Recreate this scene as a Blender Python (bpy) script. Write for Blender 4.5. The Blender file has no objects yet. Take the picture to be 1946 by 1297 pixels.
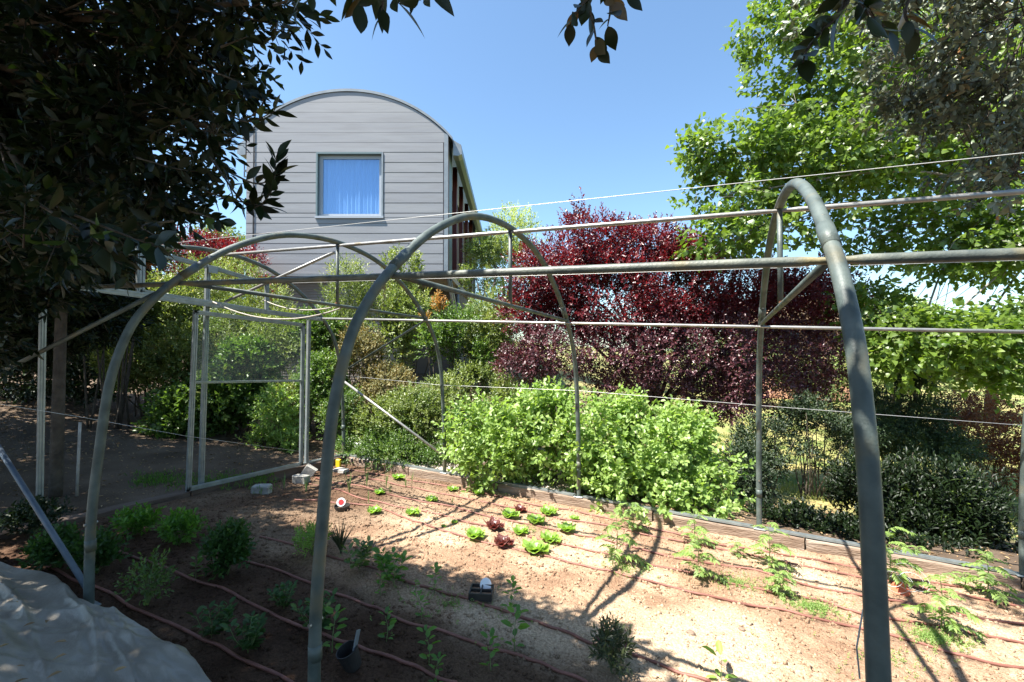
import bpy, math, random
import numpy as np
from mathutils import Vector, Matrix
rng = np.random.default_rng(7); random.seed(7)
S = bpy.context.scene; COL = S.collection
# ---------------- camera ----------------
YAW, PITCH, FPX = math.radians(-25.4365), math.radians(0.824), 833.55
CAM = np.array([1.6047, -3.341, 1.7776])
cd = bpy.data.cameras.new('camera'); cam = bpy.data.objects.new('camera', cd); COL.objects.link(cam)
cam.location = CAM; cam.rotation_euler = (math.pi/2+PITCH, 0, -YAW)
cd.sensor_width = 36; cd.lens = FPX/1946*36; cd.clip_start = .05; cd.clip_end = 2000
S.camera = cam
# ---------------- sky, sun, exposure ----------------
SUNV = Vector((-.34, -.40, 1)).normalized()
EL = math.asin(SUNV.z); AZ = math.atan2(SUNV.x, SUNV.y)
w = bpy.data.worlds.new('World'); S.world = w; w.use_nodes = True
nt = w.node_tree; bg = nt.nodes['Background']
sk = nt.nodes.new('ShaderNodeTexSky'); sk.sky_type = 'NISHITA'; sk.sun_disc = False
sk.sun_elevation = EL; sk.sun_rotation = AZ; sk.altitude = 0; sk.air_density = 1.0; sk.dust_density = .6; sk.ozone_density = 2.2
tn = nt.nodes.new('ShaderNodeMix'); tn.data_type = 'RGBA'; tn.blend_type = 'MULTIPLY'; tn.inputs[0].default_value = 1; tn.inputs[7].default_value = (1.10, 1.24, 1.24, 1)
nt.links.new(sk.outputs[0], tn.inputs[6]); nt.links.new(tn.outputs[2], bg.inputs[0]); bg.inputs[1].default_value = .074
sd = bpy.data.lights.new('sun', 'SUN'); sd.energy = 5; sd.angle = math.radians(.53); sd.color = (1, .96, .88)
so = bpy.data.objects.new('sun', sd); COL.objects.link(so); so.location = (0, 0, 30)
so.rotation_euler = SUNV.to_track_quat('Z', 'Y').to_euler()
S.view_settings.view_transform = 'Standard'; S.view_settings.look = 'None'
S.view_settings.exposure = 1.65; S.view_settings.gamma = 1; S.view_settings.use_curve_mapping = False
S.cycles.max_bounces = 8; S.cycles.transparent_max_bounces = 12
# ---------------- geometry of view (for measuring the place) ----------------
FW = np.array([math.sin(YAW)*math.cos(PITCH), math.cos(YAW)*math.cos(PITCH), math.sin(PITCH)])
RT = np.array([math.cos(YAW), -math.sin(YAW), 0.]); UP = np.cross(RT, FW)
RH = RT.copy(); FH = np.array([math.sin(YAW), math.cos(YAW), 0.])
def ray(px, py): return (px-973)/FPX*RT-(py-648.5)/FPX*UP+FW
def at(px, py, depth): return CAM+ray(px, py)*depth
def onx(px, py, x): D = ray(px, py); return CAM+D*(x-CAM[0])/D[0]
def ony(px, py, y): D = ray(px, py); return CAM+D*(y-CAM[1])/D[1]
# ---------------- ground heights ----------------
def hsh(i, j, s): 
    v = np.sin(i*127.1+j*311.7+s*74.7)*43758.5453; return v-np.floor(v)
def vnoise(x, y, s=0):
    x = np.asarray(x, float); y = np.asarray(y, float)
    i = np.floor(x); j = np.floor(y); f = x-i; g = y-j; f = f*f*(3-2*f); g = g*g*(3-2*g)
    return (hsh(i, j, s)*(1-f)+hsh(i+1, j, s)*f)*(1-g)+(hsh(i, j+1, s)*(1-f)+hsh(i+1, j+1, s)*f)*g
def fbm(x, y, o=4, s=0):
    a = .5; r = 0
    for k in range(o): r = r+a*(vnoise(np.asarray(x)*2**k, np.asarray(y)*2**k, s+k)-.5); a *= .5
    return r
def plane(x, y): return -.0254*x-.0449*y
def sm(a, b, v): t = np.clip((v-a)/(b-a), 0, 1); return t*t*(3-2*t)
def bedz(x, y):
    return plane(x, y)-.035-.075*sm(-1.5, 1, y)+.03*np.exp(-((y+.35)/.45)**2)
def soilz(x, y):
    x = np.asarray(x, float); y = np.asarray(y, float)
    return bedz(x, y)+.03*fbm(x*2.2, y*2.2, 3, 3)+.035*fbm(x*8, y*8, 3, 11)+.022*fbm(x*30, y*30, 3, 5)
def terr(x, y):
    x = np.asarray(x, float); y = np.asarray(y, float)
    cx = np.clip(x, -4.3, 4.5); cy = np.clip(y, -6, 2.6)
    z = plane(cx, cy)-.02
    left = np.maximum(-4.3-x, 0)
    z = z+.085*np.minimum(left, 40)+.02*left*(left < 0)
    yy = np.maximum(y-2.6, 0)
    right = sm(-7, 3, x)
    z = z-right*(.17*np.minimum(yy, 4.5)+.012*np.minimum(np.maximum(yy-4.5, 0), 60))
    z = z+(1-right)*.05*np.minimum(yy, 14)
    return z-.06*np.maximum(np.minimum(x-4.5, 8), 0)
def bed(px, py):
    D = ray(px, py); q = None; z = 0.
    for _ in range(12):
        t = (z-CAM[2])/D[2]; q = CAM+t*D; z = float(bedz(q[0], q[1]))
    return np.array([q[0], q[1], float(soilz(q[0], q[1]))])
def grd(px, py):
    D = ray(px, py); z = 0.
    for _ in range(60):
        t = (z-CAM[2])/D[2]; q = CAM+t*D; z = .5*z+.5*float(terr(q[0], q[1]))
    return np.array([q[0], q[1], z])
# ---------------- object helpers ----------------
def tag(o, label=None, cat=None, group=None, kind=None):
    if label: o['label'] = label
    if cat: o['category'] = cat
    if group: o['group'] = group
    if kind: o['kind'] = kind
    return o
def empty(name, loc, label=None, cat=None, group=None):
    o = bpy.data.objects.new(name, None); COL.objects.link(o); o.location = [float(v) for v in loc]; o.empty_display_size = .1
    return tag(o, label, cat, group)
def mesh_obj(name, V, F, mat, parent=None, smooth=False, attr=None):
    """V world coords; if parent has a location, verts are moved into its space"""
    V = np.asarray(V, float)
    p = np.zeros(3)
    q = parent
    while q is not None: p += np.array(q.location); q = q.parent
    org = V.mean(0) if parent is None and len(V) else p
    if parent is None: org = np.array([org[0], org[1], V[:, 2].min()])
    me = bpy.data.meshes.new(name)
    if isinstance(F, tuple):      # (counts, flat)
        cnt, flat = F
        me.vertices.add(len(V)); me.vertices.foreach_set('co', (V-org).astype(np.float32).ravel())
        me.loops.add(len(flat)); me.loops.foreach_set('vertex_index', flat.astype(np.int32))
        me.polygons.add(len(cnt)); st = np.concatenate([[0], np.cumsum(cnt)[:-1]])
        me.polygons.foreach_set('loop_start', st.astype(np.int32))
        me.update(calc_edges=True); 
    else:
        me.from_pydata((V-org).tolist(), [], [tuple(int(i) for i in f) for f in F])
    if smooth: me.polygons.foreach_set('use_smooth', np.ones(len(me.polygons), bool))
    if attr is not None:
        a = me.attributes.new('v', 'FLOAT', 'POINT'); a.data.foreach_set('value', attr.astype(np.float32))
    if mat: me.materials.append(mat)
    o = bpy.data.objects.new(name, me); COL.objects.link(o)
    if parent is not None: o.parent = parent
    else: o.location = org
    return o
class MB:
    def __init__(s): s.V = []; s.F = []
    def add(s, V, F):
        n = len(s.V); s.V += [list(map(float, v)) for v in V]; s.F += [tuple(i+n for i in f) for f in F]; return s
    def box(s, c, size, R=None, bev=0):
        x, y, z = [v/2 for v in size]; b = bev
        if b <= 0:
            V = [(a*x, bb*y, cc*z) for a in (-1, 1) for bb in (-1, 1) for cc in (-1, 1)]
            F = [(0, 1, 3, 2), (4, 6, 7, 5), (0, 4, 5, 1), (2, 3, 7, 6), (0, 2, 6, 4), (1, 5, 7, 3)]
        else:
            V = []; 
            for zz, k in ((-z, b), (-z+b, 0), (z-b, 0), (z, b)):
                X, Y = x-k, y-k
                V += [(X-b, -Y, zz), (X, -Y+b, zz), (X, Y-b, zz), (X-b, Y, zz), (-X+b, Y, zz), (-X, Y-b, zz), (-X, -Y+b, zz), (-X+b, -Y, zz)]
            F = [tuple(range(7, -1, -1)), tuple(range(24, 32))]
            for l in range(3):
                for i in range(8): F.append((l*8+i, l*8+(i+1) % 8, l*8+8+(i+1) % 8, l*8+8+i))
        V = np.array(V)
        if R is not None: V = V@np.array(R).T
        return s.add(V+np.array(c, float), F)
    def tube(s, pts, r, n=10, cap=True, flat=None):
        P = np.array(pts, float); m = len(P); r = np.broadcast_to(np.array(r, float), (m,))
        T = np.gradient(P, axis=0); T /= np.linalg.norm(T, axis=1)[:, None]+1e-12
        up = np.array([0, 0, 1.]) if abs(T[0][2]) < .9 else np.array([1., 0, 0])
        N = np.cross(T[0], up); N /= np.linalg.norm(N); V = []
        for i in range(m):
            N = N-T[i]*(N@T[i]); N /= np.linalg.norm(N)+1e-12; B = np.cross(T[i], N)
            for k in range(n):
                a = 2*math.pi*k/n; V.append(P[i]+r[i]*(math.cos(a)*N+math.sin(a)*B))
        F = [(i*n+k, i*n+(k+1) % n, (i+1)*n+(k+1) % n, (i+1)*n+k) for i in range(m-1) for k in range(n)]
        if cap: F += [tuple(range(n-1, -1, -1)), tuple((m-1)*n+k for k in range(n))]
        return s.add(V, F)
    def prism(s, poly, fn, d0, d1):
        n = len(poly)
        V = [fn(u, d0, z) for u, z in poly]+[fn(u, d1, z) for u, z in poly]
        F = [tuple(range(n)), tuple(range(2*n-1, n-1, -1))]+[(i, i+n, (i+1) % n+n, (i+1) % n) for i in range(n)]
        return s.add(V, F)
    def build(s, name, mat, parent=None, smooth=False): return mesh_obj(name, s.V, s.F, mat, parent, smooth)
def spline(pts, n=8):
    P = [np.array(p, float) for p in pts]; P = [2*P[0]-P[1]]+P+[2*P[-1]-P[-2]]; out = []
    for i in range(1, len(P)-2):
        for k in range(n):
            t = k/n; a, b, c, d = P[i-1], P[i], P[i+1], P[i+2]
            out.append(.5*((2*b)+(-a+c)*t+(2*a-5*b+4*c-d)*t*t+(-a+3*b-3*c+d)*t**3))
    out.append(P[-2]); return np.array(out)
# ---------------- materials ----------------
def mat(name, base, rough=.6, metal=0, c2=None, scale=8, bump=0, bscale=60, spec=.5, c3=None, s3=2, thr=(.45, .6), stretch=None, detail=6):
    m = bpy.data.materials.new(name); m.use_nodes = True; N = m.node_tree.nodes; L = m.node_tree.links; P = N['Principled BSDF']
    P.inputs['Base Color'].default_value = (*base, 1); P.inputs['Roughness'].default_value = rough; P.inputs['Metallic'].default_value = metal
    P.inputs['Specular IOR Level'].default_value = spec
    tc = N.new('ShaderNodeTexCoord'); mp = N.new('ShaderNodeMapping'); L.new(tc.outputs['Object'], mp.inputs[0])
    if stretch: mp.inputs['Scale'].default_value = stretch
    last = None
    if c2:
        n = N.new('ShaderNodeTexNoise'); n.inputs['Scale'].default_value = scale; n.inputs['Detail'].default_value = detail; L.new(mp.outputs[0], n.inputs[0])
        r = N.new('ShaderNodeValToRGB'); r.color_ramp.elements[0].position = .33; r.color_ramp.elements[1].position = .67
        r.color_ramp.elements[0].color = (*base, 1); r.color_ramp.elements[1].color = (*c2, 1)
        L.new(n.outputs['Fac'], r.inputs[0]); last = r.outputs[0]
    if c3:
        n = N.new('ShaderNodeTexNoise'); n.inputs['Scale'].default_value = s3; n.inputs['Detail'].default_value = 5; L.new(mp.outputs[0], n.inputs[0])
        r = N.new('ShaderNodeValToRGB'); r.color_ramp.elements[0].position, r.color_ramp.elements[1].position = thr
        L.new(n.outputs['Fac'], r.inputs[0]); mx = N.new('ShaderNodeMix'); mx.data_type = 'RGBA'
        L.new(r.outputs[0], mx.inputs[0]); L.new(last, mx.inputs[6]); mx.inputs[7].default_value = (*c3, 1); last = mx.outputs[2]
    if last: L.new(last, P.inputs['Base Color'])
    if bump:
        n = N.new('ShaderNodeTexNoise'); n.inputs['Scale'].default_value = bscale; n.inputs['Detail'].default_value = 6; L.new(mp.outputs[0], n.inputs[0])
        b = N.new('ShaderNodeBump'); b.inputs['Strength'].default_value = bump; b.inputs['Distance'].default_value = .02
        L.new(n.outputs['Fac'], b.inputs['Height']); L.new(b.outputs[0], P.inputs['Normal'])
    return m
def leafmat(name, a, b, c=None, trans=.35, rough=.42, spec=.5, tr=None):
    """a..b mixed by a per-leaf random value, c for the few highest values; back light passes through"""
    m = bpy.data.materials.new(name); m.use_nodes = True; N = m.node_tree.nodes; L = m.node_tree.links; P = N['Principled BSDF']
    at_ = N.new('ShaderNodeAttribute'); at_.attribute_name = 'v'
    r = N.new('ShaderNodeValToRGB'); e = r.color_ramp.elements; e[0].color = (*a, 1); e[1].color = (*b, 1); e[1].position = .88 if c else 1
    if c: k = e.new(.96); k.color = (*c, 1)
    L.new(at_.outputs['Fac'], r.inputs[0]); L.new(r.outputs[0], P.inputs['Base Color'])
    P.inputs['Roughness'].default_value = rough; P.inputs['Specular IOR Level'].default_value = spec
    T = N.new('ShaderNodeBsdfTranslucent'); g = N.new('ShaderNodeMix'); g.data_type = 'RGBA'; g.blend_type = 'MULTIPLY'; g.inputs[0].default_value = 1
    L.new(r.outputs[0], g.inputs[6]); g.inputs[7].default_value = (*(tr or (1.6, 1.7, .7)), 1); L.new(g.outputs[2], T.inputs[0])
    mx = N.new('ShaderNodeMixShader'); mx.inputs[0].default_value = trans
    L.new(P.outputs[0], mx.inputs[1]); L.new(T.outputs[0], mx.inputs[2]); L.new(mx.outputs[0], N['Material Output'].inputs[0])
    return m
M = {}
M['pipe'] = mat('weathered_pipe', (.045, .062, .057), .52, .0, (.11, .135, .125), 9, .12, 90, c3=(.125, .115, .075), s3=5, thr=(.54, .68))
M['pipe_light'] = mat('galvanised_bar', (.28, .28, .27), .42, .45, (.38, .37, .35), 14, .1, 90, c3=(.24, .20, .13), s3=5, thr=(.58, .75))
M['purlin'] = mat('lichened_pipe', (.07, .085, .08), .5, .0, (.19, .20, .165), 7, .15, 80, c3=(.24, .20, .10), s3=4, thr=(.52, .68))
M['alu'] = mat('aluminium', (.22, .25, .255), .4, .4, (.32, .35, .35), 12, .05)
M['blue'] = mat('blue_grey_pipe', (.07, .095, .13), .5, .1, (.12, .15, .19), 8, .08)
M['rust'] = mat('rusty_steel', (.16, .06, .03), .85, .2, (.24, .11, .05), 20, .3)
M['bolt'] = mat('bolt_steel', (.3, .28, .25), .4, .8)
M['wire'] = mat('wire', (.6, .6, .58), .4, .3)
M['rope'] = mat('rope', (.42, .39, .34), .85, 0, (.33, .3, .25), 60)
M['hose'] = mat('drip_hose', (.16, .06, .042), .6, 0, (.26, .11, .08), 5, .1, 40)
M['timber'] = mat('old_timber', (.19, .125, .085), .9, 0, (.33, .25, .19), 6, .8, 40, c3=(.42, .36, .30), s3=3, thr=(.5, .7), stretch=(.35, 2.2, 2.2))
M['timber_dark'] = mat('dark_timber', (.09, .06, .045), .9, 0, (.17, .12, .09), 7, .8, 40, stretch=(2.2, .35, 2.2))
M['concrete'] = mat('concrete', (.28, .265, .24), .9, 0, (.42, .40, .36), 15, .4, 60)
M['black'] = mat('black_plastic', (.02, .02, .022), .45, 0, (.05, .045, .04), 12)
M['white'] = mat('white_plastic', (.85, .85, .84), .4)
M['red'] = mat('red_plastic', (.6, .05, .05), .45)
M['yellow'] = mat('yellow_plastic', (.8, .6, .02), .5)
M['tin'] = mat('tin', (.45, .45, .44), .3, .8, (.3, .28, .25), 10)
M['bark'] = mat('bark', (.05, .038, .028), .9, 0, (.10, .08, .06), 10, .9, 25)
M['bark_grey'] = mat('bark_grey', (.20, .175, .15), .9, 0, (.30, .27, .23), 10, .7, 25)
M['stem'] = mat('green_stem', (.16, .22, .07), .6)
M['lichen_wood'] = mat('grey_wood', (.36, .33, .29), .85, 0, (.5, .47, .43), 12, .5)
def soilmat():
    m = mat('garden_soil', (.285, .175, .11), .95, 0, (.43, .29, .19), 3.5, .9, 120, c3=(.57, .42, .285), s3=1.0, thr=(.47, .62), spec=.2, detail=10)
    N = m.node_tree.nodes; L = m.node_tree.links; P = N['Principled BSDF']
    src = P.inputs['Base Color'].links[0].from_socket
    v = N.new('ShaderNodeTexNoise'); v.inputs['Scale'].default_value = 70; v.inputs['Detail'].default_value = 8
    tc = [n for n in N if n.type == 'TEX_COORD'][0]; L.new(tc.outputs['Object'], v.inputs[0])
    r = N.new('ShaderNodeValToRGB'); r.color_ramp.elements[0].position = .3; r.color_ramp.elements[0].color = (.58, .54, .5, 1)
    r.color_ramp.elements[1].position = .62; r.color_ramp.elements[1].color = (1.15, 1.15, 1.15, 1)
    L.new(v.outputs['Fac'], r.inputs[0]); g = N.new('ShaderNodeMix'); g.data_type = 'RGBA'; g.blend_type = 'MULTIPLY'; g.inputs[0].default_value = 1
    L.new(src, g.inputs[6]); L.new(r.outputs[0], g.inputs[7])
    at_ = N.new('ShaderNodeAttribute'); at_.attribute_name = 'v'; h = N.new('ShaderNodeMix'); h.data_type = 'RGBA'; h.blend_type = 'MULTIPLY'   # damp, worked earth, with tree shade painted into the near and left rows
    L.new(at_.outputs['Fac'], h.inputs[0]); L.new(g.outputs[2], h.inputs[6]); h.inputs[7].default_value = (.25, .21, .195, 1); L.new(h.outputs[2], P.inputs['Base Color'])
    return m
M['soil'] = soilmat()
# outer ground: dry soil with grass further out
def groundmat():
    m = mat('outer_ground', (.075, .052, .035), .95, 0, (.16, .115, .08), 1.6, .8, 50, spec=.2, detail=9)
    N = m.node_tree.nodes; L = m.node_tree.links; P = N['Principled BSDF']; src = P.inputs['Base Color'].links[0].from_socket
    at_ = N.new('ShaderNodeAttribute'); at_.attribute_name = 'v'
    n = N.new('ShaderNodeTexNoise'); n.inputs['Scale'].default_value = .9; n.inputs['Detail'].default_value = 8
    tc = [q for q in N if q.type == 'TEX_COORD'][0]; L.new(tc.outputs['Object'], n.inputs[0])
    r = N.new('ShaderNodeValToRGB'); r.color_ramp.elements[0].position = .38; r.color_ramp.elements[0].color = (.12, .175, .045, 1)
    r.color_ramp.elements[1].position = .62; r.color_ramp.elements[1].color = (.36, .30, .12, 1); L.new(n.outputs['Fac'], r.inputs[0])
    mx = N.new('ShaderNodeMix'); mx.data_type = 'RGBA'; L.new(at_.outputs['Fac'], mx.inputs[0]); L.new(src, mx.inputs[6]); L.new(r.outputs[0], mx.inputs[7])
    L.new(mx.outputs[2], P.inputs['Base Color']); return m
M['ground'] = groundmat()
# ---------------- ground ----------------
def grid(name, xs, ys, zf, m, attrf=None, smooth=True):
    X, Y = np.meshgrid(xs, ys); Z = zf(X, Y); V = np.stack([X, Y, Z], -1).reshape(-1, 3); nx, ny = len(xs), len(ys)
    i = (np.arange(ny-1)[:, None]*nx+np.arange(nx-1)[None]).ravel()
    flat = np.stack([i, i+1, i+1+nx, i+nx], 1).ravel()
    a = attrf(X, Y).ravel() if attrf else None
    return mesh_obj(name, V, (np.full(len(i), 4), flat), m, None, smooth, a)
def bands(*seg):
    out = []
    for a, b, n in seg: out += list(np.linspace(a, b, n, endpoint=False))
    return np.array(out+[seg[-1][1]])
def terr2(X, Y):
    Z = terr(X, Y)+.05*fbm(X*1.3, Y*1.3, 4, 21)+.02*fbm(X*9, Y*9, 2, 4)
    ins = sm(-4.0, -3.8, X)*(1-sm(3.95, 4.15, X))*sm(-2.4, -2.25, Y)*(1-sm(1.95, 2.05, Y))
    far = sm(40, 300, np.hypot(X, Y))
    return Z*(1-far)-2*far-ins*.25
g = grid('ground', bands((-400, -40, 20), (-40, -8, 60), (-8, 8, 240), (8, 40, 60), (40, 400, 20)),
         bands((-60, -6, 30), (-6, 5, 170), (5, 20, 90), (20, 60, 40), (60, 500, 20)), terr2, M['ground'],
         lambda X, Y: sm(3.2, 4.4, Y)*sm(-3, 1, X)+.75*sm(9, 16, Y)*(1-sm(-3, 1, X)))
tag(g, kind='structure')
def damp_shade(X, Y): return np.clip(sm(-.75, -1.15, Y+.25*fbm(X*2, Y*2, 3, 41))+.8*sm(-1.2, -2.2, X+.5*fbm(X*2, Y*2, 3, 47)), 0, 1)  # darker worked earth, deepened by shade put into the soil colour
g = grid('soil_bed', np.arange(-3.93, 3.99, .016), np.arange(-2.42, 1.985, .014), soilz, M['soil'], damp_shade); SOIL = g; tag(g, kind='structure')
# ---------------- the greenhouse frame: one rigid thing ----------------
SX, SY = -.0417, -.0301
def fr(x, y, z): return np.array([x, y, z+(SX*x+SY*y)*min(1, z/.5) + (plane(x, y))*(1-min(1, z/.5))])
GH = empty('greenhouse_frame', (0, 0, 0), 'bare steel tube greenhouse frame with arched hoops standing over the vegetable bed', 'greenhouse frame')
prof = [(-1.97, -.12), (-1.965, .5), (-1.93, .95), (-1.88, 1.4), (-1.8, 1.7), (-1.7, 1.9), (-1.5, 2.14), (-1.1, 2.47), (-.6, 2.71), (0, 2.79)]
prof = prof+[(-y, z) for y, z in prof[-2::-1]]
PR = .0265
HX = [-3.97, -2.0, 0., 1.96, 3.94]
for k, x in enumerate(HX):
    m = MB().tube([fr(x, y, z) for y, z in spline([(y, z, 0) for y, z in prof], 6)[:, :2]], PR, 16)
    hp = m.build('hoop', M['pipe'], GH, True)
    for y, z in ((-1.965, .52), (1.965, .52), (-1.33, 2.29), (1.33, 2.29)):
        b = MB(); c = fr(x, y, z); b.tube([c-np.array([0, 0, .0]) + np.array([0, s*.034 if abs(y) > 1.5 else 0, 0 if abs(y) > 1.5 else s*.034]) for s in (-1, 1)], .009, 8); b.build('bolt', M['bolt'], hp)
    for sg in (-1, 1):                             # sleeves where the bent tube is socketed over the leg
        MB().tube([fr(x, sg*1.965, .35), fr(x, sg*1.966, .42)], PR+.003, 16).build('socket', M['pipe'], hp, True)
        MB().tube([fr(x, sg*1.47, 2.172), fr(x, sg*1.36, 2.268)], PR+.003, 16).build('socket', M['pipe'], hp, True)
        MB().box(fr(x, sg*1.97, .0)+[0, 0, .012], (.11, .085, .012), bev=.003).build('foot_plate', M['alu'], hp)
# purlins (flattened at the joints)
def bar(name, a, b, r, m, par=None, joints=(), n=12):
    a, b = np.array(a), np.array(b); ts = [0., 1.]; rs = {0.: r, 1.: r}
    for j in joints:
        for dt, k in ((-.012, 1), (-.006, .72), (.006, .72), (.012, 1)):
            t = j+dt
            if 0 < t < 1: ts.append(t); rs[t] = r*k
    ts = sorted(ts); return MB().tube([a+(b-a)*t for t in ts], [rs[t] for t in ts], n).build(name, m, par or GH, True)
js = [(x-HX[0])/(HX[-1]-HX[0]) for x in HX[1:-1]]
bar('purlin', fr(HX[0], -1.5+.03, 2.12), fr(HX[-1], -1.47, 2.12), .019, M['purlin'], joints=js)
bar('purlin', fr(HX[0], 1.5-.02, 2.10), fr(HX[-1], 1.48, 2.10), .0155, M['pipe_light'], joints=js)
bar('ridge_bar', fr(HX[0], 0, 2.755), fr(HX[-1], 0, 2.755), .017, M['pipe_light'], joints=js)
for x in HX[1:]:
    bar('tie_bar', fr(x, -1.48, 2.13), fr(x, 1.48, 2.13), .0175, M['pipe'])
    kp = bar('king_post', fr(x, 0, 2.14), fr(x, 0, 2.76), .0165, M['pipe'])
    MB().tube([fr(x, 0, 2.15)+[0, -.025, 0], fr(x, 0, 2.15)+[0, .025, 0]], .012, 8).build('bolt', M['rust'], kp)
# diagonal braces in the end bay
g1 = HX[0]
bar('brace', fr(-2.0, -1.5, 2.12), [-3.93, -1.93, 1.50], .016, M['pipe'])
bar('brace', [-3.93, -1.93, 1.15], [-2.05, -1.95, .22], .018, M['blue'])
bar('brace', fr(-2.0, 1.5, 2.10), [-3.95, 1.86, 1.35], .014, M['pipe'])
bar('brace', [-3.95, 1.88, 1.27], [-2.03, 1.93, .25], .018, M['pipe_light'])
bar('brace', [-2.07, .02, 2.70+.08], onx(428, 574, g1+.05), .016, M['pipe_light'])
# base rail: twin aluminium channel lying on the kerb timbers
def chan(name, a, b, w_, m, par):
    a, b = np.array(a, float), np.array(b, float); d = (b-a)/np.linalg.norm(b-a); s_ = np.cross(d, [0, 0, 1.]); u_ = np.cross(s_, d); mb = MB()
    sec = [(-w_, 0), (w_, 0), (w_, .022), (w_*.55, .022), (w_*.55, .008), (w_*.18, .008), (w_*.18, .022), (-w_*.18, .022), (-w_*.18, .008), (-w_*.55, .008), (-w_*.55, .022), (-w_, .022)]
    V = [a+s_*p+u_*q for p, q in sec]+[b+s_*p+u_*q for p, q in sec]; n = len(sec)
    F = [tuple(range(n))[::-1], tuple(range(n, 2*n))]+[(i, (i+1) % n, (i+1) % n+n, i+n) for i in range(n)]
    return mb.add(V, F).build(name, m, par)
for a, b in zip(HX[:-1], HX[1:]):
    chan('base_rail', [a+.055, 1.985, plane(a, 1.985)+.006], [b-.055, 1.985, plane(b, 1.985)+.006], .026, M['alu'], GH)
chan('base_rail', [g1, -.34, .118], [g1, 1.93, .022], .03, M['alu'], GH)
# gable wall: lintel, posts, fanlight, sliding door
def flatbar(name, pts, w_, t_, m, par, x):
    mb = MB()
    for a, b in zip(pts[:-1], pts[1:]):
        a, b = np.array(a), np.array(b); d = (b-a); L_ = np.linalg.norm(d); d /= L_; nx = np.array([1., 0, 0]); s_ = np.cross(nx, d)
        R = np.stack([d, nx, s_], 1)
        mb.box((a+b)/2+np.array([x, 0, 0]), (L_+w_*.98, t_, w_), R)
        for o_ in (-.22, .22): mb.box((a+b)/2+s_*w_*o_+np.array([x+t_*.5+.004, 0, 0]), (L_*.995, .008, w_*.16), R)
    return mb.build(name, m, par)
G = lambda px, py: onx(px, py, g1)
flatbar('gable_lintel', [G(110, 541), G(606, 607)], .062, .035, M['alu'], GH, .035)
flatbar('gable_post', [G(82, 560), G(75, 962)], .042, .035, M['alu'], GH, 0)
flatbar('gable_post', [G(399, 508), G(386, 922)], .05, .04, M['alu'], GH, -.04)
flatbar('gable_post', [G(587, 612), G(582, 882)], .045, .04, M['alu'], GH, 0)
fl = flatbar('fanlight_frame', [G(264, 474), G(399, 508), G(507, 540), G(507, 592)], .05, .03, M['alu'], GH, -.0)
flatbar('frame_side', [G(268, 474), G(266, 554)], .07, .035, M['alu'], fl, .003)
flatbar('frame_bottom', [G(268, 554), G(507, 592)], .04, .035, M['alu'], fl, .003)
mb = MB(); c_ = G(402, 513); mb.box(c_+[.03, 0, 0], (.012, .11, .09), bev=.003); mb.build('joint_plate', M['alu'], fl)
dx = .085
H = lambda px, py: onx(px, py, g1+dx)
door = flatbar('sliding_door', [H(372, 594), H(358, 930), H(572, 882), H(576, 618), H(372, 594)], .05, .03, M['alu'], GH, 0)
flatbar('mid_rail', [H(370, 727), H(572, 724)], .03, .024, M['alu'], door, 0)
pm = bpy.data.materials.new('dusty_clear_sheet'); pm.use_nodes = True; N = pm.node_tree.nodes; L = pm.node_tree.links
tr = N.new('ShaderNodeBsdfTransparent'); tr.inputs[0].default_value = (.93, .96, .94, 1); mx = N.new('ShaderNodeMixShader'); nz = N.new('ShaderNodeTexNoise'); nz.inputs['Scale'].default_value = 1.6
rp = N.new('ShaderNodeMapRange'); rp.inputs[1].default_value = .35; rp.inputs[2].default_value = .7; rp.inputs[3].default_value = .02; rp.inputs[4].default_value = .11
N['Principled BSDF'].inputs['Base Color'].default_value = (.6, .63, .6, 1); N['Principled BSDF'].inputs['Roughness'].default_value = .3
L.new(nz.outputs['Fac'], rp.inputs[0]); L.new(rp.outputs[0], mx.inputs[0]); L.new(tr.outputs[0], mx.inputs[1]); L.new(N['Principled BSDF'].outputs[0], mx.inputs[2]); L.new(mx.outputs[0], N['Material Output'].inputs[0])
q = [H(374, 597), H(371, 724), H(571, 721), H(574, 620)]
mb = MB(); V = [p+np.array([s_, 0, 0]) for s_ in (-.002, .002) for p in q]
mb.add(V, [(0, 1, 2, 3), (7, 6, 5, 4), (0, 4, 5, 1), (1, 5, 6, 2), (2, 6, 7, 3), (3, 7, 4, 0)]); mb.build('pane', pm, door)
# tensioned wires
def wire(pts, r=.0022): MB().tube(pts, r, 6).build('wire', M['wire'], GH, True)
wire([fr(x, -.72, 2.672+PR+.004)+[0, 0, 0] for x in np.linspace(-4.1, 4.2, 9)], .002)
wire([fr(x, .95, 2.56+.0) for x in np.linspace(-3.9, 3.9, 5)], .002)
wire([ony(a, b, 2.0) for a, b in ((655, 714), (835, 732), (1102, 743), (1443, 771), (1946, 809))])
wire([onx(a, b, g1+.12) for a, b in ((-40, 762), (160, 794), (353, 829), (568, 858))])
def sag(a, b, d, n=14): return [np.array(a)*(1-t)+np.array(b)*t-np.array([0, 0, 4*d*t*(1-t)]) for t in np.linspace(0, 1, n)]
ra, rb = onx(405, 574, g1+.06), onx(648, 586, -2.0)
r_ = MB().tube(sag(ra, rb, .16), .008, 8).build('rope', M['rope'], None, True); tag(r_, 'long pale rope sagging from gable lintel to first tie bar, the lower of two', 'rope', 'slack ropes')
ra, rb = onx(500, 570, g1+.06), onx(630, 585, -2.0)
r_ = MB().tube(sag(ra, rb, .07), .007, 8).build('rope', M['rope'], None, True); tag(r_, 'shorter pale rope hanging just above the long one beneath the fanlight', 'rope', 'slack ropes')
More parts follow.
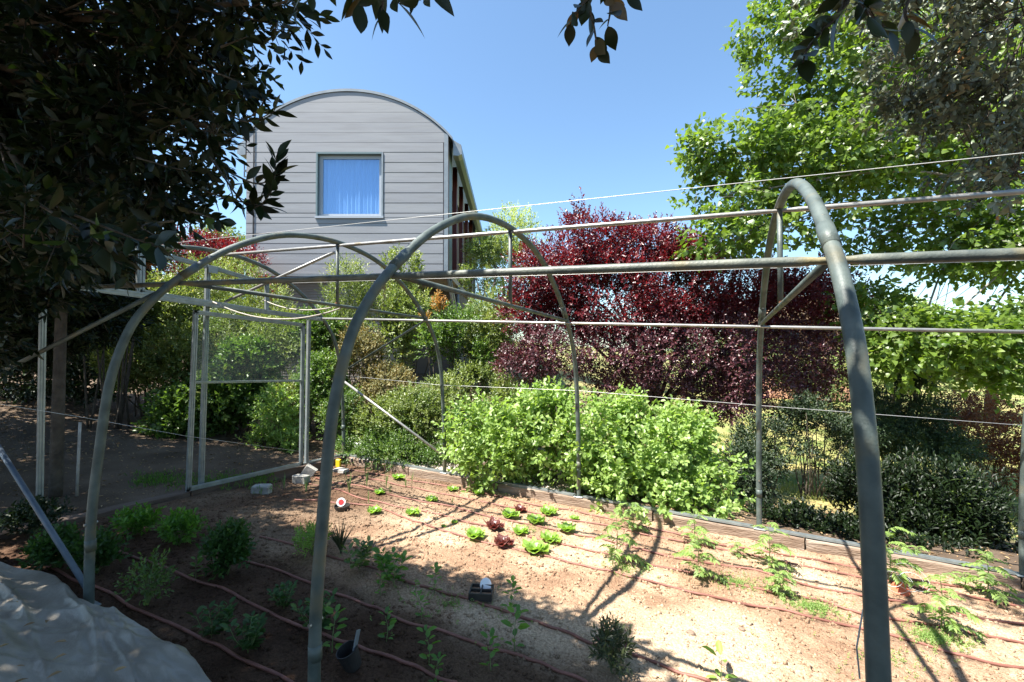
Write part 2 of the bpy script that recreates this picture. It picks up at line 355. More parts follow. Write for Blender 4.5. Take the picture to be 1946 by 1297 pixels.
# thin wire coils on the big near hoop
mb = MB(); pts = []
for t in np.linspace(0, 5*math.pi, 60): pts.append(fr(1.96, -1.955, .46)+np.array([math.cos(t)*.034, math.sin(t)*.034, .004*t-.02]))
for px_, py_, dp in ((1672, 1120, 1.3), (1640, 1160, 1.18), (1628, 1230, 1.17), (1634, 1290, 1.17)): pts.append(at(px_, py_, dp))
tag(mb.tube(pts, .0022, 5).build('tying_wire', M['wire'], None), 'thin wire wound around the big near hoop leg, tail hanging down', 'wire')
# ---------------- kerb timbers ----------------
def sleeper(a, b, y0, h, label, m, cross=False, w_=.16, top=0.):
    """a..b along x (or y when cross); weathered beam"""
    n = 46; mb = MB(); V = []; F = []
    ring = [(-1, -1), (-.93, -1), (.93, -1), (1, -.9), (1, .9), (.93, 1), (.3, 1.02), (-.3, 1.0), (-.93, 1), (-1, .9)]
    for i in range(n+1):
        t = a+(b-a)*i/n
        for j, (p, q) in enumerate(ring):
            e = .006*(vnoise(t*9, j*3.1, 5)-.5)+.012*(vnoise(t*2.5, j*.7, 9)-.5)
            x, y = (t, y0+p*(w_/2)+e) if not cross else (y0+p*(w_/2)+e, t)
            zt = float(plane(x if not cross else y0, y0 if not cross else t))+top
            V.append((x, y, zt-h/2+q*h/2+(e if q > .8 else 0)))
    k = len(ring)
    for i in range(n):
        for j in range(k): F.append((i*k+j, i*k+(j+1) % k, (i+1)*k+(j+1) % k, (i+1)*k+j))
    F += [tuple(range(k)), tuple(n*k+j for j in range(k-1, -1, -1))]
    o = mb.add(V, F).build('timber_kerb', m, None); tag(o, label, 'timber', 'timber kerbs round the bed')
sleeper(-3.86, -2.62, 2.0, .20, 'old kerb timber at the far corner of the bed, behind the onions', M['timber'])
sleeper(-2.60, -1.13, 2.0, .20, 'pale kerb timber under the foot of the second hoop at the bed edge', M['timber'])
sleeper(-1.11, .88, 2.0, .20, 'whitish worn kerb timber in front of the bright green bush', M['timber'])
sleeper(.90, 2.35, 2.0, .21, 'grey cracked kerb timber behind the tomato plants at the right', M['timber'], top=-.004)
sleeper(2.37, 3.90, 2.0, .22, 'long split brown kerb timber between the near hoop and right frame edge', M['timber'], top=-.002)
sleeper(3.92, 4.45, 1.96, .20, 'short timber end sticking out at the right corner under last hoop', M['timber'])
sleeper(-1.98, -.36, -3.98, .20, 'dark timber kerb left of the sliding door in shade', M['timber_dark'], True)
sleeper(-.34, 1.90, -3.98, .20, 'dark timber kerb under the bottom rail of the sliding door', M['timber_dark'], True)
# ---------------- drip hoses ----------------
HO = {
'A': ([(92,1080),(146,1107),(207,1126),(245,1151),(299,1178),(368,1210),(422,1233),(479,1264),(537,1291),(600,1330)], 'drip hose nearest the white sheet at the lower left'),
'B': ([(180,1030),(230,1049),(276,1068),(345,1095),(414,1118),(460,1139),(514,1168),(556,1187),(606,1204),(657,1220),(703,1237),(753,1256),(807,1277),(868,1300)], 'second drip hose from the white sheet, crossing behind the black pot'),
'C': ([(456,1066),(517,1082),(575,1103),(613,1122),(677,1143),(726,1162),(772,1183),(830,1199),(887,1218),(945,1237),(1002,1254),(1060,1275),(1117,1300)], 'thick red-brown drip hose passing below the little pepper plants in shade'),
'D': ([(494,1022),(560,1038),(625,1058),(703,1080),(776,1105),(830,1122),(887,1141),(953,1162),(1006,1178),(1060,1197),(1125,1222),(1206,1247),(1286,1276),(1350,1300)], 'drip hose running just under the seed tray and the dark leaved plant'),
'E': ([(560,952),(600,954),(641,958),(693,961),(728,970),(777,989),(806,999),(868,1018),(929,1034),(999,1049),(1087,1069),(1128,1081),(1169,1091),(1250,1112),(1339,1135),(1465,1158),(1536,1176),(1629,1196),(1751,1226),(1858,1255),(1990,1279)], 'drip hose in front of the lettuces, at the edge of the bare soil'),
'F': ([(560,915),(635,931),(668,944),(703,953),(744,962),(806,974),(840,981),(922,1001),(984,1015),(1046,1030),(1149,1053),(1250,1078),(1336,1098),(1450,1123),(1558,1144),(1629,1166),(1679,1176),(1822,1201),(1990,1233)], 'drip hose threading between the front and second lettuce rows'),
'G': ([(600,910),(641,919),(678,925),(715,935),(754,944),(796,954),(847,962),(902,976),(964,989),(1025,1001),(1087,1015),(1149,1028),(1250,1053),(1314,1067),(1418,1083),(1500,1105),(1590,1126),(1733,1150),(1822,1169),(1990,1198)], 'middle drip hose of the five far ones, past the upper green lettuces'),
'H': ([(660,905),(711,913),(775,926),(826,937),(888,948),(974,967),(1025,979),(1087,990),(1149,1001),(1240,1019),(1393,1051),(1500,1073),(1629,1098),(1733,1116),(1822,1133),(1990,1164)], 'second drip hose from the far timber kerb, by the small red lettuce'),
'I': ([(655,894),(699,900),(785,915),(857,927),(909,938),(943,944),(1005,959),(1066,968),(1128,982),(1250,1008),(1350,1032),(1479,1055),(1608,1076),(1715,1101),(1858,1123),(1990,1146)], 'drip hose closest to the far timber kerb, running along its foot'),
}
HP = []
for k, (pp, lab) in HO.items():
    P = spline([bed(*p) for p in pp], 6); HP.append(P)
    P[:, 2] = soilz(P[:, 0], P[:, 1])+.008
    for i in range(len(P)): P[i, 2] += .003*math.sin(i*.9+len(k))
    for _ in range(2): P[1:-1, 2] = (P[:-2, 2]+2*P[1:-1, 2]+P[2:, 2])/4
    P[:, 2] = np.maximum(P[:, 2], soilz(P[:, 0], P[:, 1])+.004)
    o = MB().tube(P, .0095, 8).build('drip_hose', M['hose'], None, True); tag(o, lab, 'hose', 'drip hoses laid across the bed')

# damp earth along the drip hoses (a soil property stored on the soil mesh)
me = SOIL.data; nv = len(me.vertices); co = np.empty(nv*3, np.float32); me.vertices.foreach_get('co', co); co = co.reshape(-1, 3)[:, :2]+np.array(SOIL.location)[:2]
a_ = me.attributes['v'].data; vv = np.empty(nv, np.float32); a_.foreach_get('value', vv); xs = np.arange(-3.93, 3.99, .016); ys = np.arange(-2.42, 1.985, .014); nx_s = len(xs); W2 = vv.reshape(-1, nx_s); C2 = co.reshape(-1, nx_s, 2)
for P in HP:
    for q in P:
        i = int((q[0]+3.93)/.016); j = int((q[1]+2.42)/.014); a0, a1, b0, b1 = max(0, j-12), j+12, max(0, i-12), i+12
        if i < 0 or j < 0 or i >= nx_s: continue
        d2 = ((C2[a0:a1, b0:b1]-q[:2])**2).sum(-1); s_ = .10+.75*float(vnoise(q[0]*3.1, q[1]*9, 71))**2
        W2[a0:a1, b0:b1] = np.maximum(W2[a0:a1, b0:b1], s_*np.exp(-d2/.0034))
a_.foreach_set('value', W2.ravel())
# ---------------- the house ----------------
HD = 14.
def U(px): return (px-973)/FPX*HD
def Zp(py): return CAM[2]+(660.5-py)/FPX*HD
def hw(u, v, z):      # u right, v deeper, z height
    p = CAM+RH*u+FH*(HD+v); return np.array([p[0], p[1], z])
HR = np.stack([RH, FH, [0, 0, 1.]], 1)
M['clad'] = mat('zinc_cladding', (.235, .235, .248), .5, .1, (.265, .265, .272), 1.5, .05, 5, stretch=(.3, .3, 3), c3=(.215, .212, .218), s3=2.5, thr=(.48, .75))
M['clad_dark'] = mat('joint_backing', (.14, .10, .10), .8)  # colour of the wall backing that shows in the cladding joints
M['trim'] = mat('metal_trim', (.20, .22, .235), .4, .3, (.26, .28, .29), 4)
M['taupe'] = mat('taupe_corrugated', (.30, .26, .23), .7, 0, (.35, .31, .27), 2)
M['darkwall'] = mat('dark_render', (.10, .085, .075), .9, 0, (.14, .12, .10), 1.5)
M['redpost'] = mat('dark_red_paint', (.09, .015, .015), .5)
M['wood'] = mat('larch_slats', (.32, .19, .09), .7, 0, (.42, .27, .14), 5, stretch=(1, 1, 6))
M['reveal'] = mat('teal_grey_metal', (.12, .17, .18), .5, .2)
M['frame'] = mat('pale_window_frame', (.34, .37, .41), .4)
gx = float((CAM+RH*U(657)+FH*(HD+4))[0]); gy = float((CAM+RH*U(657)+FH*(HD+4))[1])
HOUSE = empty('house', (gx, gy, float(terr(gx, gy))), 'grey barrel-roofed house on stilts with one big square window', 'house')
L0, R0 = U(465), U(851); zb = Zp(522); depth = 10.5
uc, rad = (L0+R0)/2, 264/FPX*HD; zc = Zp(171)-rad
def archz(u): return zc+math.sqrt(max(rad*rad-(u-uc)**2, 0))
ze = archz(R0)
def half_at(z): return (R0-L0)/2 if z <= ze else math.sqrt(max(rad*rad-(z-zc)**2, 0))
W0, W1, V0, V1 = U(599), U(727), Zp(413), Zp(288)
# backing with window hole
mb = MB()
us = list(np.linspace(L0, R0, 40))
def region(poly, v0, v1, m_): m_.prism(poly, lambda u, v, z: hw(u, v, z), v0, v1)
region([(L0, zb), (W0, zb), (W0, ze), (L0, ze)], .012, .25, mb); region([(W1, zb), (R0, zb), (R0, ze), (W1, ze)], .012, .25, mb)
region([(W0, zb), (W1, zb), (W1, V0), (W0, V0)], .012, .25, mb); region([(W0, V1), (W1, V1), (W1, ze), (W0, ze)], .012, .25, mb)
region([(u, ze) for u in us]+[(u, archz(u)-.02) for u in us[::-1]], .012, .25, mb)
wall = mb.build('wall', M['clad_dark'], HOUSE)
courses = MB(); ph = 19.45/FPX*HD; z = zb; k = 0
def course(ua, ub, z0, z1, arch):
    if ub-ua < .05: return
    g_ = .007
    if not arch:
        V = [hw(a, b, c) for a, b, c in ((ua, .0, z0+g_), (ub, .0, z0+g_), (ub, -.008, z0+g_+.02), (ua, -.008, z0+g_+.02), (ub, -.004, z1), (ua, -.004, z1), (ua, .012, z1), (ub, .012, z1))]
        courses.add(V, [(0, 1, 2, 3), (3, 2, 4, 5), (5, 4, 7, 6), (0, 3, 5, 6), (1, 7, 4, 2)])
    else:
        n = 8; zs = [z0+g_+(z1-z0-g_)*i/n for i in range(n+1)]
        pr = [(uc+half_at(q)-.03, q) for q in zs if half_at(q) > .05]; pl = [(uc-half_at(q)+.03, q) for q in zs if half_at(q) > .05]
        courses.prism(pr+pl[::-1], lambda u, v, z: hw(u, v, z), -.006, .0119)
while z < zc+rad-.05:
    z1 = min(z+ph, zc+rad-.02)
    for a, b in ((L0+.012, U(480)-.012), (U(480)+.012, None)):
        if z1 <= ze+.001:
            b_ = R0-.16 if b is None else b
            if z1 > V0+.02 and z < V1-.02 and b is None:
                # clip by the window
                if z < V0 < z1: course(a, b_, z, V0, False); z_lo = V0
                else: z_lo = z
                zt_ = min(z1, V1)
                if zt_ > z_lo+.02: course(a, W0-.01, z_lo if z_lo == z else z_lo-.013, zt_, False); course(W1+.01, b_, z_lo if z_lo == z else z_lo-.013, zt_, False)
                if z1 > V1+.02: course(a, b_, V1-.013, z1, False)
            else: course(a, b_, z, z1, False)
    if z1 > ze+.001: course(0, 1, z, z1, True)
    z += ph
courses.build('cladding', M['clad'], wall)
mb = MB(); mb.prism([(R0-.13, zb-.03), (R0, zb-.03), (R0, ze+.03), (R0-.13, ze+.05)], hw, -.02, .0118); mb.build('corner_trim', M['trim'], wall)
mb = MB(); mb.prism([(L0, zb-.05), (R0-.14, zb-.05), (R0-.14, zb+.008), (L0, zb+.008)], hw, -.022, .0115); mb.build('bottom_trim', M['trim'], wall)
mb = MB(); mb.tube([hw(U(480), -.03, zb), hw(U(480), -.03, archz(U(480)))], .014, 8); mb.build('downpipe', M['black'], wall)
# sides, back, floor
mb = MB(); mb.prism([(L0, zb), (L0+.1, zb), (L0+.1, ze), (L0, ze)], hw, .25, depth)
mb.prism([(L0, zb), (R0, zb), (R0, archz(uc)-1.2), (L0, archz(uc)-1.2)], hw, depth, depth+.2); mb.build('side_wall', M['clad'], HOUSE)
mb = MB(); mb.prism([(R0-.65, zb+.2), (R0-.55, zb+.2), (R0-.55, ze), (R0-.65, ze)], hw, .25, depth); mb.build('side_wall', M['darkwall'], HOUSE)
mb = MB(); mb.prism([(R0-.10, zb+.2), (R0, zb+.2), (R0, ze), (R0-.10, ze)], hw, .251, .9); mb.build('side_wall', M['reveal'], HOUSE)
for v in (2.6, 4.6, 6.8, 9.0):
    mb = MB(); mb.box(hw(R0-.12, v, (zb+ze)/2), (.16, .22, ze-zb), HR); mb.build('red_post', M['redpost'], HOUSE)
mb = MB()
for i in range(12): mb.box(hw(R0-.3, 3.6+5.2/2, zb+.15+i*.09), (.03, 5.2, .05), HR)
mb.build('balcony_slats', M['wood'], HOUSE)
mb = MB(); mb.prism([(L0+.01, zb), (R0-.01, zb), (R0-.01, zb+.19), (L0+.01, zb+.19)], hw, .26, depth-.01); 
for i in range(36): mb.box(hw((L0+R0)/2, .5+i*.28, zb-.012), (R0-L0-.2, .2, .02), HR)
mb.build('soffit', M['taupe'], HOUSE)
# roof shell
N_ = 48; ua = np.linspace(L0-.12, R0+.14, N_); mb = MB()
def az(u):
    d = (u-uc); return zc+math.sqrt(max(rad*rad-d*d, .01))
out = [(u, az(u)+.09) for u in ua]; inn = [(u, az(u)+.005) for u in ua]
mb.prism(out+inn[::-1], hw, -.035, depth+.3)
roof = mb.build('roof', M['trim'], HOUSE)
mb = MB()
for sgn, ue in ((-1, L0-.12), (1, R0+.14)):
    zz = az(ue); prf = [(ue, zz+.08), (ue+sgn*.26, zz-.08), (ue+sgn*.28, zz-.38), (ue+sgn*.16, zz-.44), (ue, zz-.42)]
    mb = MB(); mb.prism(prf, hw, .15, .55); mb.build('gutter_end', M['trim'], roof)
    mb = MB(); mb.prism(prf, hw, .551, depth+.3); mb.build('gutter', M['reveal'], roof)
# window: reveal, frame, pane, curtain, dark room
rv = .20; mb = MB()
mb.prism([(W0, V0), (W0+.05, V0), (W0+.05, V1), (W0, V1)], hw, -.03, rv); mb.prism([(W0+.051, V1-.05), (W1-.051, V1-.05), (W1-.051, V1), (W0+.051, V1)], hw, -.03, rv)
wf = mb.build('window', M['reveal'], HOUSE)
mb = MB(); mb.prism([(W1-.05, V0), (W1, V0), (W1, V1), (W1-.05, V1)], hw, -.03, rv); mb.build('jamb', M['trim'], wf)  # lighter metal than left side and head: sunlit side put into the colour
mb = MB(); mb.prism([(W0-.02, V0-.03), (W1+.02, V0-.03), (W1+.02, V0+.04), (W0-.02, V0+.04)], hw, -.06, rv); mb.build('sill', M['frame'], wf)
a0, a1, b0, b1 = W0+.051, W1-.051, V0+.041, V1-.051; t_ = .11; mb = MB()
for p in ([(a0, b0), (a0+t_, b0), (a0+t_, b1), (a0, b1)], [(a1-t_, b0), (a1, b0), (a1, b1), (a1-t_, b1)], [(a0+t_, b0), (a1-t_, b0), (a1-t_, b0+t_), (a0+t_, b0+t_)], [(a0+t_, b1-t_), (a1-t_, b1-t_), (a1-t_, b1), (a0+t_, b1)]):
    mb.prism(p, hw, .11, .17)
mb.build('frame', M['frame'], wf)
gm = bpy.data.materials.new('window_glass'); gm.use_nodes = True; N = gm.node_tree.nodes; L = gm.node_tree.links
gl = N.new('ShaderNodeBsdfGlossy'); gl.inputs[0].default_value = (.42, .54, .70, 1); gl.inputs[1].default_value = .02
tr = N.new('ShaderNodeBsdfTransparent'); tr.inputs[0].default_value = (.75, .88, 1, 1); mx = N.new('ShaderNodeMixShader'); mx.inputs[0].default_value = .3
L.new(tr.outputs[0], mx.inputs[1]); L.new(gl.outputs[0], mx.inputs[2]); L.new(mx.outputs[0], N['Material Output'].inputs[0])
mb = MB(); mb.prism([(a0+t_-.01, b0+t_-.01), (a1-t_+.01, b0+t_-.01), (a1-t_+.01, b1-t_+.01), (a0+t_-.01, b1-t_+.01)], hw, .135, .145); mb.build('pane', gm, wf)
cm = mat('sheer_curtain', (.9, .9, .92), .8); n = 160; V = []; 
for i in range(n+1):
    u = a0+(a1-a0)*i/n; v = .27+.035*math.sin(i*.62)+.02*math.sin(i*.23+1)
    V += [hw(u, v, b0-.05), hw(u, v+.02*math.sin(i*.11), b1+.05)]
mb = MB(); mb.add(V, [(2*i, 2*i+2, 2*i+3, 2*i+1) for i in range(n)]); mb.build('curtain', cm, wf, True)
# lower storey and stays
mb = MB(); zl = -.5
mb.prism([(U(470), zl), (U(716), zl), (U(716), zb-.06), (U(470), zb-.06)], hw, .5, 3)
for i in range(40): mb.box(hw((U(470)+U(716))/2, .49, zb-.1-i*.09), (U(716)-U(470), .03, .045), HR)
mb.build('lower_wall', M['taupe'], HOUSE)
mb = MB(); mb.prism([(U(690), zl), (R0-.1, zl), (R0-.1, zb-.06), (U(690), zb-.06)], hw, 3.01, depth); mb.build('lower_wall', M['darkwall'], HOUSE)
for v0, v1 in ((.4, 1.7), (.9, 2.7)):
    mb = MB(); mb.tube([hw(R0-.05, v0, zb-.05), hw(R0-.05, v1+1.2, zb-1.75)], .055, 10); mb.build('stay', M['trim'], HOUSE, True)
mb = MB(); mb.tube([hw(R0-.05, 2.95, -.5), hw(R0-.05, 2.95, zb)], .07, 10); mb.build('stilt', M['trim'], HOUSE, True)
for i, pp in enumerate(((303, 0), (316, 1))):
    z0 = Zp(pp[0]+12); z1_ = Zp(pp[0]); mb = MB(); u0, u1 = U(449), U(458)
    fa = MB(); e = .025
    for a, b, c, d in ((u0, u1, z0, z0+e), (u0, u1, z1_-e, z1_), (u0, u0+e, z0+e, z1_-e), (u1-e, u1, z0+e, z1_-e)): fa.prism([(a, c), (b, c), (b, d), (a, d)], hw, .3, .34)
    if i == 0: fa.box(hw((U(450)+L0)/2+.05, .32, Zp(316)), (L0-U(449), .03, .03), HR)
    fa.build('wall_bracket', M['blue'], HOUSE)
# ---------------- foliage engine ----------------
def nrmz(a): return a/(np.linalg.norm(a, axis=-1, keepdims=True)+1e-9)
TPL = {  # (t, side, lift) ; 8 verts: base, m1,l1,r1, m2,l2,r2, tip
'lance': [(0, 0, 0), (.3, 0, -.02), (.3, .42, .10), (.3, -.42, .10), (.65, 0, -.03), (.65, .36, .06), (.65, -.36, .06), (1, 0, -.12)],
'oval': [(0, 0, 0), (.3, 0, -.04), (.28, .5, .10), (.28, -.5, .10), (.7, 0, -.05), (.72, .46, .06), (.72, -.46, .06), (1, 0, -.10)],
'poplar': [(0, 0, 0), (.22, 0, 0), (.12, .52, .06), (.12, -.52, .06), (.55, 0, -.03), (.5, .38, .03), (.5, -.38, .03), (1, 0, -.15)],
'narrow': [(0, 0, 0), (.35, 0, -.01), (.35, .5, .04), (.35, -.5, .04), (.7, 0, -.03), (.7, .38, .02), (.7, -.38, .02), (1, 0, -.18)],
}
def _fine(ws, lift=.08, droop=.14):      # smooth-edged leaf for foliage close to the eye
    n = len(ws); T = [(0, 0, 0)]
    for i in range(1, n+1):
        t = i/(n+1); z = -droop*t*t; T += [(t, 0, z), (t, ws[i-1], z+lift*ws[i-1]), (t, -ws[i-1], z+lift*ws[i-1])]
    T.append((1, 0, -droop)); F = [(0, 1, 2), (0, 3, 1)]
    for i in range(n-1): a = 1+3*i; b = a+3; F += [(a, b, b+1, a+1), (a, a+2, b+2, b)]
    a = 1+3*(n-1); F += [(a, len(T)-1, a+1), (a, a+2, len(T)-1)]; return T, F
FINE = {'ovalf': _fine([.26, .41, .49, .5, .45, .33, .16]), 'lancef': _fine([.22, .42, .5, .42, .24])}
TF = [(0, 1, 2), (0, 3, 1), (1, 4, 5, 2), (1, 3, 6, 4), (4, 7, 5), (4, 6, 7)]
TF2 = [(0, 1, 3), (0, 2, 1)]
def leaf_arrays(pos, d, n, Ln, Wn, kind):
    N = len(pos); d = nrmz(d); n = nrmz(n-d*(n*d).sum(1, keepdims=True)); s = np.cross(d, n)
    if kind == 'dia':
        T = np.array([(0, 0, 0), (.5, .5, .07), (.5, -.5, .07), (1, 0, -.08)]); F = [(0, 3, 1), (0, 2, 3)]
    elif kind in FINE: T = np.array(FINE[kind][0]); F = FINE[kind][1]
    else: T = np.array(TPL[kind]); F = TF
    Ln = Ln[:, None, None]; Wn = Wn[:, None, None]
    V = pos[:, None]+d[:, None]*T[None, :, 0:1]*Ln+s[:, None]*T[None, :, 1:2]*Wn+n[:, None]*T[None, :, 2:3]*Ln
    k = len(T); cnt = np.tile([len(f) for f in F], N); base = np.concatenate([np.array(f) for f in F])
    flat = (np.arange(N)[:, None]*k+base[None]).ravel()
    return V.reshape(-1, 3), cnt, flat, k
class Foliage:
    def __init__(s): s.parts = []; s.tw = MB()
    def leaves(s, pos, d, n, Ln, Wn, kind, v):
        s.parts.append((*leaf_arrays(pos, d, n, Ln, Wn, kind), v))
    def shoots(s, P0, SD, sl, nl, L_, W_, kind, ang=55, up=.6, vr=None, jit=.35, droop=0.):
        """P0,SD: shoot starts and directions; nl leaves on each"""
        N = len(P0); SD = nrmz(SD); sl = np.broadcast_to(sl, (N,))
        a = rng.random(N)*6.28; ref = nrmz(np.cross(SD, np.array([.3, .2, .93]))); ref2 = np.cross(SD, ref)
        vb = rng.random(N) if vr is None else vr
        for i in range(nl):
            t = (i+.6)/nl; ph = a+i*2.4; perp = ref*np.cos(ph)[:, None]+ref2*np.sin(ph)[:, None]
            an = math.radians(ang*(1-.65*t**2)); d = SD*math.cos(an)+perp*math.sin(an)+rng.normal(0, jit*.4, (N, 3))-np.array([0, 0, droop])
            n = np.array([0, 0, up])+SD*.35+rng.normal(0, jit, (N, 3))+np.array([-.15, -.2, 0])
            Ls = L_*rng.uniform(.65, 1.15, N)*(1-.25*t)
            s.leaves(P0+SD*(sl*t)[:, None], d, n, Ls, Ls*W_*rng.uniform(.85, 1.15, N), kind, np.clip(.65*vb+.35*rng.random(N), 0, 1))
    def build(s, name, m, par):
        V = []; C = []; Fl = []; A = []; o = 0
        for v, c, f, k, a in s.parts: V.append(v); C.append(c); Fl.append(f+o); A.append(np.repeat(a, k)); o += len(v)
        return mesh_obj(name, np.concatenate(V), (np.concatenate(C), np.concatenate(Fl)), m, par, True, np.concatenate(A))
def gapnoise(P, sc, seed):
    r = np.random.default_rng(seed); out = 0
    for k in range(6):
        w_ = r.normal(0, 1, 3); w_ *= (1+k*.5)/np.linalg.norm(w_)*6.28/sc*.5; out = out+np.sin(P@w_+r.random()*6.28)/(1+k*.3)
    return out/2.
def blobpts(blobs, n, seed=0, gap=None, shell=2.4, gs=.8):
    r = np.random.default_rng(seed+100); c = np.array([b[0] for b in blobs]); R_ = np.array([b[1] for b in blobs])
    w_ = (R_.prod(1))**.72*np.array([b[2] if len(b) > 2 else 1. for b in blobs]); w_ /= w_.sum(); k = r.choice(len(blobs), n, p=w_)
    d = nrmz(r.normal(0, 1, (n, 3))); u = r.random(n)**(1/shell); P = c[k]+d*R_[k]*u[:, None]
    out = nrmz(d/R_[k])
    if gap is not None: m = gapnoise(P, gs, seed) > gap; P, out = P[m], out[m]
    return P, out
def pb(px, py, dep, rx, ry, rd=None, wt=1.):
    s_ = dep/FPX; c = at(px, py, dep); rd = rd or max(rx, ry)*s_
    # radii along world axes: mix of width and depth
    ax = math.hypot(rx*s_*.903, rd*.43); ay = math.hypot(rx*s_*.429, rd*.903)
    return (c, np.array([ax, ay, ry*s_]), wt)
def limbs(mb, root, blobs, r0, nsub=5, seed=1, sub_r=.25):
    r = np.random.default_rng(seed)
    for c, R_, *_ in blobs:
        mid = (root+c)/2+np.array([0, 0, .12*np.linalg.norm(c-root)])+r.normal(0, .06, 3)*np.linalg.norm(c-root)
        P = spline([root, mid, c], 6); mb.tube(P, np.linspace(r0, r0*.35, len(P)), 7)
        for _ in range(nsub):
            e = c+nrmz(r.normal(0, 1, 3))*R_*.85; s0 = P[r.integers(len(P)//2, len(P))]
            Q = spline([s0, (s0+e)/2+r.normal(0, .08, 3)*R_, e], 4); mb.tube(Q, np.linspace(r0*sub_r, r0*.06, len(Q)), 5)
def plant(name, label, cat, base, blobs, n, sl, nl, L_, W_, kind, m, gap=None, gs=.8, upb=.5, bark='bark', trunk=None, r0=.04, up=.6, ang=55, seed=1, twig=0, group=None, shell=2.4, vclump=True, nsub=5, jit=.35, droop=0., extra=None, dirj=.5, crown='crown'):
    base = np.array(base, float); E_ = empty(name, base, label, cat, group)
    f = Foliage(); P, O = blobpts(blobs, n, seed, gap, shell, gs)
    SD = O*.8+np.array([0, 0, upb])+np.random.default_rng(seed).normal(0, dirj, P.shape)
    v = np.clip(.5+.35*gapnoise(P, .5*gs, seed+5)+rng.normal(0, .18, len(P)), 0, 1)
    f.shoots(P, SD, sl, nl, L_, W_, kind, ang, up, v, jit, droop)
    mb = MB()
    if trunk is not None:
        tp = [np.array(p, float) for p in trunk[0]]; T_ = spline(tp, 8); mb.tube(T_, np.linspace(trunk[1], trunk[2], len(T_)), 10)
        limbs(mb, tp[-1], blobs, r0, nsub, seed)
    else:
        r = np.random.default_rng(seed)
        for c, R_, *_ in blobs:
            for _ in range(nsub):
                e = c+r.normal(0, .45, 3)*R_; b_ = base+np.array([r.normal(0, .08), r.normal(0, .08), 0])
                b_ = b_+(np.array([c[0], c[1], base[2]])-base)*np.array([.75, .75, 0])
                b_[2] = float(terr(b_[0], b_[1]))-.03
                Q = spline([b_, (b_+e)/2+r.normal(0, .06, 3), e], 4); mb.tube(Q, np.linspace(r0, r0*.3, len(Q)), 6)
    if twig:
        k = np.random.default_rng(3).choice(len(P), min(twig, len(P)), replace=False); S2 = nrmz(SD)
        for i in k: mb.tube([P[i]-S2[i]*sl*.8, P[i]+S2[i]*sl*.9], [max(.0035, L_*.03), L_*.012], 4)
    if extra: extra(f, mb)
    f.build(crown, m, E_); mb.build('trunk' if trunk is not None else 'branches', M[bark], E_, True)
    return E_
LM = {}
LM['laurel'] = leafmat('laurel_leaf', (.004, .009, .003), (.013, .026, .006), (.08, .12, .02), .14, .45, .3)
LM['oakgrey'] = leafmat('holm_oak_leaf', (.035, .055, .03), (.24, .26, .19), (.30, .15, .05), .10, .4)
LM['poplar'] = leafmat('poplar_leaf', (.06, .12, .018), (.20, .275, .05), None, .42, .38)
LM['plum'] = leafmat('plum_leaf', (.05, .010, .014), (.15, .021, .027), (.20, .06, .05), .30, .32, tr=(2.2, .55, .6))
LM['plumdark'] = leafmat('plum_leaf_dull', (.05, .018, .024), (.13, .05, .06), (.18, .09, .08), .2, .35, tr=(1.8, .6, .7))
LM['lime'] = leafmat('bright_leaf', (.14, .24, .05), (.34, .45, .14), None, .38, .42)
LM['olive'] = leafmat('olive_green_leaf', (.07, .12, .03), (.24, .28, .09), (.36, .33, .14), .30, .4)
LM['mid'] = leafmat('mid_green_leaf', (.04, .09, .018), (.14, .22, .05), (.25, .28, .08), .32, .4)
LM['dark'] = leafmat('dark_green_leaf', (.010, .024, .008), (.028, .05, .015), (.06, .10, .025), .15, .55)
LM['pale'] = leafmat('pale_leaf', (.20, .26, .10), (.42, .47, .22), None, .4, .5)
LM['orange'] = leafmat('orange_tip', (.22, .19, .06), (.40, .24, .09), (.22, .28, .08), .35, .45, tr=(1.5, 1, .5))
LM['rusty'] = leafmat('rusty_flower', (.12, .14, .045), (.27, .22, .09), (.14, .20, .06), .25, .6, tr=(1.4, 1.1, .6))
LM['brownred'] = leafmat('brown_red_leaf', (.12, .04, .02), (.22, .10, .04), (.20, .22, .06), .3, .5, tr=(1.6, 1, .6))
LM['conifer'] = leafmat('conifer_needles', (.015, .035, .014), (.045, .08, .025), None, .15, .5)
LM['far'] = leafmat('far_leaf', (.07, .11, .035), (.19, .24, .08), None, .25, .6)
LM['herb'] = leafmat('herb_leaf', (.06, .16, .02), (.15, .30, .04), None, .38, .42)
LM['lettuce'] = leafmat('lettuce_leaf', (.17, .30, .05), (.30, .44, .11), None, .4, .4)
LM['redlettuce'] = leafmat('red_lettuce_leaf', (.09, .028, .028), (.19, .07, .055), (.20, .24, .08), .3, .35, tr=(1.8, .8, .7))
LM['tomato'] = leafmat('tomato_leaf', (.13, .22, .05), (.26, .36, .10), None, .35, .5)
LM['purplegreen'] = leafmat('dusky_leaf', (.035, .05, .03), (.10, .12, .05), (.13, .05, .05), .25, .4)
LM['onion'] = leafmat('onion_leaf', (.16, .27, .08), (.30, .42, .14), None, .25, .4)
